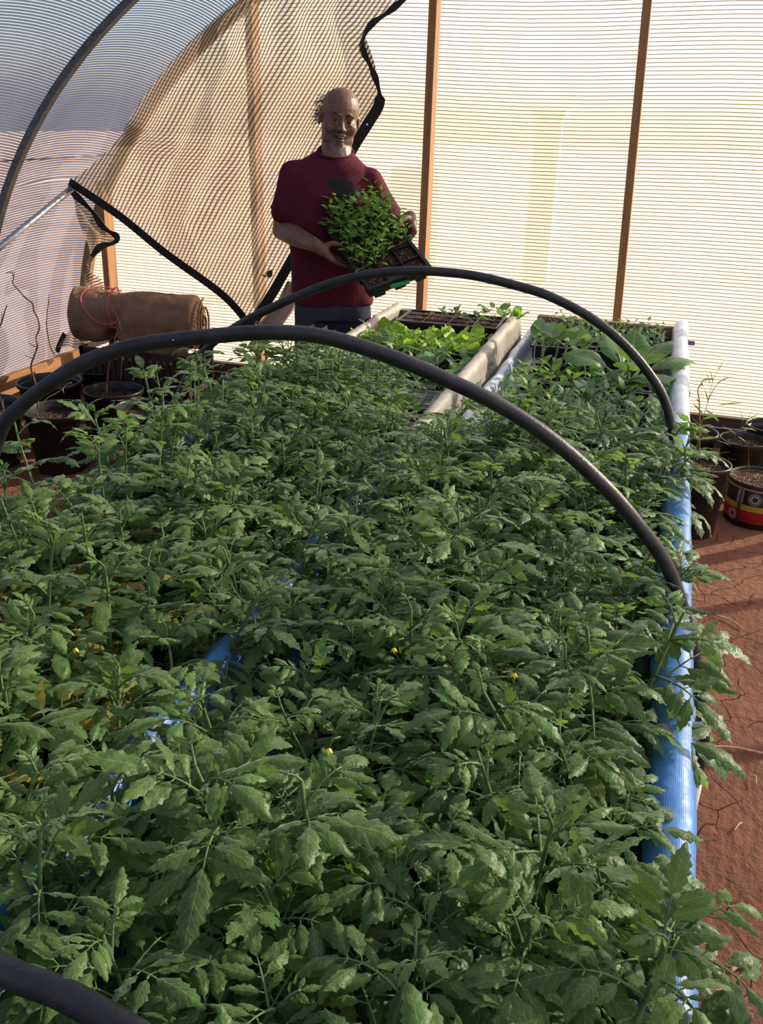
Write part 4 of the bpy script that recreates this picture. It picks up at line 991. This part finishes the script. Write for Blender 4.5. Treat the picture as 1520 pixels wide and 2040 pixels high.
# head frame
hc = MP(682, 240, .045)
hM = Matrix((UH, -VH, (0, 0, 1))).transposed()
hR = hM @ Matrix.Rotation(math.radians(8), 3, 'Y') @ Matrix.Rotation(math.radians(-9), 3, 'Z') @ Matrix.Rotation(math.radians(-4), 3, 'X')
def H(x, y, z): return rel(hc+hR @ Vector((x, y-.085, z)))
def E(c, r): ellipsoid(body, H(*c), r, hR, 22)
E((0, -.012, .036), (.083, .098, .086)); E((0, .018, -.030), (.077, .072, .086)); E((0, .022, -.080), (.068, .060, .044)); E((0, .066, -.104), (.030, .024, .022))
for s in (-1, 1):
    E((s*.046, .054, -.032), (.028, .028, .030)); E((s*.030, .083, .019), (.026, .011, .008)); E((s*.0125, .104, -.036), (.0095, .011, .008))
    E((s*.085, -.008, -.010), (.008, .018, .031)); E((s*.050, .028, -.078), (.020, .032, .028)); E((s*.030, .079, -.014), (.018, .008, .005))
    E((s*.031, .081, .006), (.017, .008, .0045))
limb(body, [H(0, .083, .014), H(0, .098, -.014), H(0, .110, -.034)], [.008, .010, .013], 10)
E((0, .091, -.058), (.026, .013, .007)); E((0, .089, -.079), (.021, .013, .0075)); E((0, .085, -.092), (.020, .010, .006))
nb = RL(-.015, -.015, 1.43)
limb(body, [H(0, -.02, -.05), (H(0, -.02, -.06)+nb)/2, nb, RL(-.03, -.02, 1.36)], [.068, .067, .072, .08])
# trunk under the shirt
for (u, w, z, a, b, c) in ((-.04, 0, 1.28, .155, .095, .12), (-.04, .005, 1.12, .145, .098, .14), (-.035, 0, .95, .150, .10, .12)): ellipsoid(body, RL(u, w, z), (a, b, c), hM, 20)
shR, shL = RL(-.198, 0, 1.365), RL(.128, 0, 1.342)
# right arm (left in the picture)
elR = RP(562, 458, .00); wrR = RP(632, 480, .255)
gR = rel((TA+TB)/2 - te*.035); wrR = wrR*.7+(gR-to*.11)*.3
limb(body, [RL(-.07, -.01, 1.35), shR, shR.lerp(elR, .5), elR, elR.lerp(wrR, .35), wrR], [.055, .048, .051, .045, .046, .029])
def hand(g, o, wr, flip):
    # g: grip point on the tray edge, o: direction away from the tray
    e, n = te, tn
    pc = g+o*.052-n*.012
    wd = (pc-wr).normalized()
    limb(body, [wr, wr.lerp(pc, .6)], [.028, .025], 12)
    for s in (-.030, -.010, .010, .029): limb(body, [wr.lerp(pc, .55), g+e*s+o*.050-n*.016], [.018, .0125], 10)
    for s, k in ((-.033, .92), (-.011, 1.04), (.011, 1.0), (.031, .84)):
        limb(body, [g+e*s*.98+o*.050-n*.016, g+e*s+o*.034*k-n*.045*k, g+e*s+o*.008-n*.070*k, g+e*(s+.002)-o*.018*k-n*.074], [.0118, .0102, .0092, .0080], 9)
    q = wr.lerp(pc, .45)+e*flip*-.012
    limb(body, [q, g+o*.046+n*.018-e*flip*.030, g+o*.020+n*.026-e*flip*.020, g-o*.008+n*.014-e*flip*.006], [.018, .0145, .0120, .0098], 10)
hand(gR, -to, wrR, 1)
gL = rel((TA+TB)/2+to*.28-te*.02); elL = RP(788, 462, -.05); wrL = gL+to*.075-te*.075-tn*.02
limb(body, [RL(-.02, -.01, 1.33), shL, shL.lerp(elL, .5), elL, elL.lerp(wrL, .4), wrL], [.055, .048, .050, .044, .044, .029])
hand(gL, to, wrL, 1)
# legs under the trousers
for s in (-1, 1): limb(body, [RL(-.03+s*.085, 0, .88), RL(-.03+s*.10, .01, .48), RL(-.03+s*.105, -.02, .10), RL(-.03+s*.11, .04, .05)], [.085, .055, .038, .036])
m = Mat('skin'); a = m.n('ShaderNodeSeparateColor'); m.l(m.attr(), a.inputs[0]); br, bg_, bb = a.outputs
base = m.ramp(m.noise(28, 4, m.obj()), [(.3, (.13, .062, .040)), (.7, (.18, .088, .058))])
base = m.mix(br, base, (.045, .028, .022)); base = m.mix(bg_, base, (.22, .20, .19)); base = m.mix(bb, base, (.17, .06, .05))
SKIN = m.done(m.pbsdf(base, .48, .45, 0, m.bump(m.noise(220, 3, m.obj()), .25, .002)))
bo = remeshed(body, 'body', SKIN, man, .0036, 5, .5)
me = bo.data; ca = me.color_attributes.new('tint', 'FLOAT_COLOR', 'POINT'); inv = hR.inverted(); cols = np.zeros((len(me.vertices), 4), dtype=np.float32); cols[:, 3] = 1
hcr = rel(hc)
for i, v in enumerate(me.vertices):
    q = inv @ (v.co-hcr)+Vector((0, .085, 0))
    if q.length > .2: continue
    x, y, z = q; nz = noise.noise(v.co*70)*.5+.5
    if y > .055 and -.056 < z < -.040 and abs(x) < .036: cols[i, 0] = .85
    ch = ((x/.040)**2+((z+.103)/.026)**2)
    if y > .03 and ch < 1: cols[i, 0] = .55*(1-ch)+.2; cols[i, 1] = .75*nz*(1-ch*.5)
    if y > -.01 and z < -.05 and abs(x) > .030 and z > -.125: cols[i, 0] = max(cols[i, 0], .35*nz)
    if y > .08 and abs(x) < .023 and (-.0645 < z < -.0555 or -.084 < z < -.073): cols[i] = (0, 0, .8, 1)
    if y > .07 and .018 < z < .030 and .010 < abs(x) < .052: cols[i, 0] = .9
    if y < -.035 and z > -.03 and z < .09: cols[i, 0] = max(cols[i, 0], .5)
ca.data.foreach_set('color', cols.ravel())
DARK = plain('dark_mouth', (.02, .008, .007), .7); TEETH = plain('teeth', (.42, .38, .33), .4); EYEW = plain('eye_white', (.16, .12, .10), .3); IRIS = plain('iris', (.012, .008, .006), .2)
HAIR = plain('black_hair', (.010, .008, .007), .5, .4)
def SUB(name, fn, mat, lab=None):
    mb = MB(); fn(mb); o = mb.build(name, mat, man)
    if lab: o['label'] = lab
    return o
SUB('mouth_opening', lambda mb: ellipsoid(mb, H(0, .0955, -.0685), (.020, .007, .0042), hR), DARK)
SUB('teeth', lambda mb: ellipsoid(mb, H(.001, .0985, -.0668), (.0145, .005, .0022), hR), TEETH)
for s in (-1, 1):
    e = MB(); ellipsoid(e, H(s*.031, .0795, -.004), (.0135, .0095, .0042), hR); eo = e.build('eye', EYEW, man)
    e = MB(); ellipsoid(e, H(s*.031+.001, .0868, -.004), (.0052, .0035, .0050), hR); e.build('iris', IRIS, eo)
    e = MB(); e.tube(catmull([H(s*.014, .090, .018), H(s*.028, .0935, .0245), H(s*.050, .080, .019)], 5), [.003]*5+[.0035]*5+[.0015], 6); e.build('eyebrow', HAIR, man)
# hair: short crescent at the back of the crown plus loose curls at the side
hair = MB(); rr = random.Random(11)
for k in range(230):
    th = rr.uniform(-2.6, -.55); ph = rr.uniform(-.25, .75)       # back of head
    p = Vector((.078*math.cos(th)*math.cos(ph), -.012+.097*math.sin(th)*math.cos(ph), .040+.086*math.sin(ph))); d = Vector((p.x*1.2, p.y*1.2, -.02)).normalized()
    if p.y > -.03: continue
    pts = [p]; 
    for i in range(4): d = (d+rvec(rr, .55)+Vector((0, 0, -.15))).normalized(); pts.append(pts[-1]+d*.007)
    hair.tube([H(*q) for q in catmull(pts, 2)], .0011, 3)
for k in range(55):
    p = Vector((-.076+rr.uniform(-.004, .004), rr.uniform(-.075, -.03), rr.uniform(-.03, .07))); d = Vector((-1, rr.uniform(-.5, 0), rr.uniform(-.5, .6))).normalized(); pts = [p]
    for i in range(7): d = (d+rvec(rr, .7)+Vector((-.05, -.05, -.22))).normalized(); pts.append(pts[-1]+d*.0065)
    hair.tube([H(*q) for q in catmull(pts, 2)], .0010, 3)
hair.build('hair', HAIR, man)
# shirt
def ring_solid(mb, rings, n=40):
    vs = []
    for (u, w, z, a, b, p, *sk) in rings:
        for k in range(n):
            t = 2*PI*k/n; c, s_ = math.cos(t), math.sin(t)
            vs.append(RL(u+a*abs(c)**p*(1 if c > 0 else -1), w+b*abs(s_)**p*(1 if s_ > 0 else -1), z-(sk[0] if sk else 0)*b*s_))
    m = len(rings); fs = [(i*n+k, i*n+(k+1) % n, (i+1)*n+(k+1) % n, (i+1)*n+k) for i in range(m-1) for k in range(n)]
    fs += [tuple(range(n)), tuple(range((m-1)*n, m*n))]; mb.add(vs, fs)
sh = MB()
ring_solid(sh, [(-.030, .0, .812, .186, .125, .85), (-.030, .0, .83, .190, .128, .85), (-.032, .005, .93, .186, .128, .85), (-.038, .008, 1.03, .184, .126, .85), (-.042, .008, 1.14, .190, .126, .85), (-.042, .0, 1.26, .194, .122, .85),
                (-.040, -.005, 1.345, .192, .110, .85), (-.039, -.012, 1.392, .168, .094, .9), (-.034, -.018, 1.428, .122, .085, 1, .15), (-.022, -.018, 1.452, .083, .076, 1, .30), (-.020, -.018, 1.462, .078, .073, 1, .35)])
limb(sh, [RL(-.15, -.008, 1.358), shR+Vector((0, 0, -.005)), shR.lerp(elR, .35), shR.lerp(elR, .66)], [.068, .066, .064, .070])
limb(sh, [RL(.08, -.008, 1.340), shL+Vector((0, 0, -.005)), shL.lerp(elL, .35), shL.lerp(elL, .66)], [.068, .066, .062, .066])
m = Mat('maroon_cotton'); c = m.ramp(m.noise(7, 4, m.obj()), [(.3, (.065, .008, .017)), (.7, (.10, .013, .026))])
SHIRT = m.done(m.pbsdf(c, .85, .15, 0, m.bump(m.noise(350, 2, m.obj()), .3, .001)))
def wr(c):
    return .006*noise.noise(Vector((c.x*6, c.y*6, c.z*11)))+.0045*noise.noise(Vector((c.x*13+c.z*9, c.y*13, c.z*8)))+.005*max(0, 1-abs(c.z-.87)/.1)*math.sin((c.x+c.y)*45)*.4
shirt = remeshed(sh, 't_shirt', SHIRT, man, .0065, 5, .5, wr)
SUB('collar', lambda mb: mb.tube([RL(-.020+.078*math.cos(k*PI/16), -.018+.073*math.sin(k*PI/16), 1.462-.026*math.sin(k*PI/16)) for k in range(33)], .0055, 8, cap=False), SHIRT)
for (a, b, f, r) in ((shR, elR, .655, .069), (shL, elL, .675, .065)):
    d = (b-a).normalized(); c0 = a.lerp(b, f); x = d.cross(Vector((0, 1, 0))).normalized(); y = d.cross(x)
    SUB('sleeve_hem', lambda mb: mb.tube([c0+(x*math.cos(k*PI/14)+y*math.sin(k*PI/14))*r for k in range(29)], .005, 8, cap=False), SHIRT)
# dark print on the chest, laid on the cloth
bvh = BVHTree.FromObject(shirt, bpy.context.evaluated_depsgraph_get())
def in_print(x, y):
    def el(cx, cy, a, b): return ((x-cx)/a)**2+((y-cy)/b)**2 < 1
    return el(665, 362, 14, 8) or el(684, 372, 16, 16) or el(690, 392, 17, 20) or el(712, 382, 11, 7) or el(676, 385, 9, 14) or el(700, 366, 7, 4) or el(655, 368, 6, 5)
mb = MB(); cell = 1.6; nxp, nyp = 50, 44; idx = {}; vs = []; fs = []
dirw = Vector(VH)
for j in range(nyp):
    for i in range(nxp):
        px, py = 645+i*cell, 348+j*cell
        o_ = RP(px, py, .4); v = Vector(ray(px, py)).normalized(); h = bvh.ray_cast(o_, v)
        if h[0]: idx[i, j] = len(vs); vs.append(h[0]+h[1]*.0015)
for j in range(nyp-1):
    for i in range(nxp-1):
        k = [(i, j), (i+1, j), (i+1, j+1), (i, j+1)]
        if all(q in idx for q in k) and in_print(645+(i+.5)*cell+1.5*noise.noise((i*.7, j*.7, 0)), 348+(j+.5)*cell+1.5*noise.noise((i*.7, j*.7, 7))): fs.append(tuple(idx[q] for q in k))
mb.add(vs, fs); o = mb.build('shirt_print', plain('black_print', (.012, .008, .010), .7), man); o['label'] = 'black animal shaped print'
# trousers and shoes
tr = MB(); ring_solid(tr, [(-.03, 0, .74, .168, .118, .9), (-.03, 0, .80, .178, .122, .9), (-.03, 0, .88, .172, .118, .9), (-.03, 0, .93, .165, .11, .9)])
for s in (-1, 1): limb(tr, [RL(-.03+s*.082, 0, .78), RL(-.03+s*.098, .01, .48), RL(-.03+s*.108, -.01, .11)], [.098, .082, .066])
m = Mat('slate_cotton'); c = m.ramp(m.noise(9, 4, m.obj()), [(.3, (.030, .034, .050)), (.7, (.050, .055, .078))])
PANTS = m.done(m.pbsdf(c, .85, .15, 0, m.bump(m.noise(200, 2, m.obj()), .3, .002)))
remeshed(tr, 'trousers', PANTS, man, .009, 5, .5, lambda c: .007*noise.noise(Vector((c.x*9, c.y*9, c.z*5)))+.004*math.sin(c.z*30+c.x*30)*max(0, noise.noise(c*4)))
for s in (-1, 1):
    sm_ = MB(); ellipsoid(sm_, RL(-.03+s*.115, .02, .055), (.045, .06, .05), hM); limb(sm_, [RL(-.03+s*.11, -.05, .045), RL(-.03+s*.12, .07, .042), RL(-.03+s*.13, .14, .034)], [.040, .042, .034])
    remeshed(sm_, 'shoe', plain('dark_shoe', (.03, .025, .022), .6), man, .008, 4)

# held tray
ctr = (TA+TC)/2
t = thing('seedling_tray', 'black tray of bright pepper seedlings held tilted by the man', 'tray', ctr)
Rm = Matrix((-te, -to, tn)).transposed()
if Rm.determinant() < 0: Rm = Matrix((-te, to, tn)).transposed()
t.matrix_world = Matrix.Translation(ctr-tn*.064) @ Rm.to_4x4()
HT = tray_meshes(.54, .28, .062, 6, 3, .014); link('tray_shell', HT[0], t); link('potting_soil', HT[1], t)
GRN = plain('green_tag_plastic', (.03, .30, .10), .5)
# green tag on the short lower side
q = Rm.inverted() @ (TC-ctr); mb = MB(); xx = -.274 if q.x < 0 else .274
mb.add([(xx, yy, zz) for (yy, zz) in ((-.035, .020), (.045, .030), (.050, .046), (.040, .052), (-.025, .040), (-.038, .032))], [(0, 1, 2, 3, 4, 5)])
o = mb.build('green_tag', GRN, t, smooth=False); so2 = o.modifiers.new('s', 'SOLIDIFY'); so2.thickness = .002; o['label'] = 'bright green plastic tag'
PEPT = [simple_meshes(600+i, .085, 8, .046, .50, PEPPER, droop=1.0, petiole=.5, el0=.3, el1=1.0, prof=.8, tint=.75) for i in range(5)]
cnt = 0
upd = tn.lerp(V(0, 0, 1), .55).normalized()
for i in range(9):
    for j in range(5):
        lx = .235-.052*i+R_.uniform(-.012, .012); ly = -.105+.052*j+R_.uniform(-.012, .012)
        if q.x > 0: lx = -lx
        if i >= 7 and not (i == 7 and j in (2, 3, 4)): continue
        w_ = ctr+Rm @ Vector((lx, ly, -.014)); cnt += 1
        rt = upd.to_track_quat('Z', 'Y').to_matrix() @ Matrix.Rotation(R_.uniform(0, 6.28), 3, 'Z')
        s = thing('pepper_seedling', 'bright pepper seedling in the held tray, %s row from its upper end, %s across' % (ORD[i], ORD[j]), 'pepper seedling', (0, 0, 0), 0, 'pepper seedlings in the held tray')
        s.matrix_world = Matrix.Translation(w_) @ rt.to_4x4() @ Matrix.Scale(R_.uniform(1.0, 1.3)*(1 if i < 5 else .8), 4); ms = PEPT[R_.randrange(5)]; link('stem', ms[0], s); link('foliage', ms[1], s)
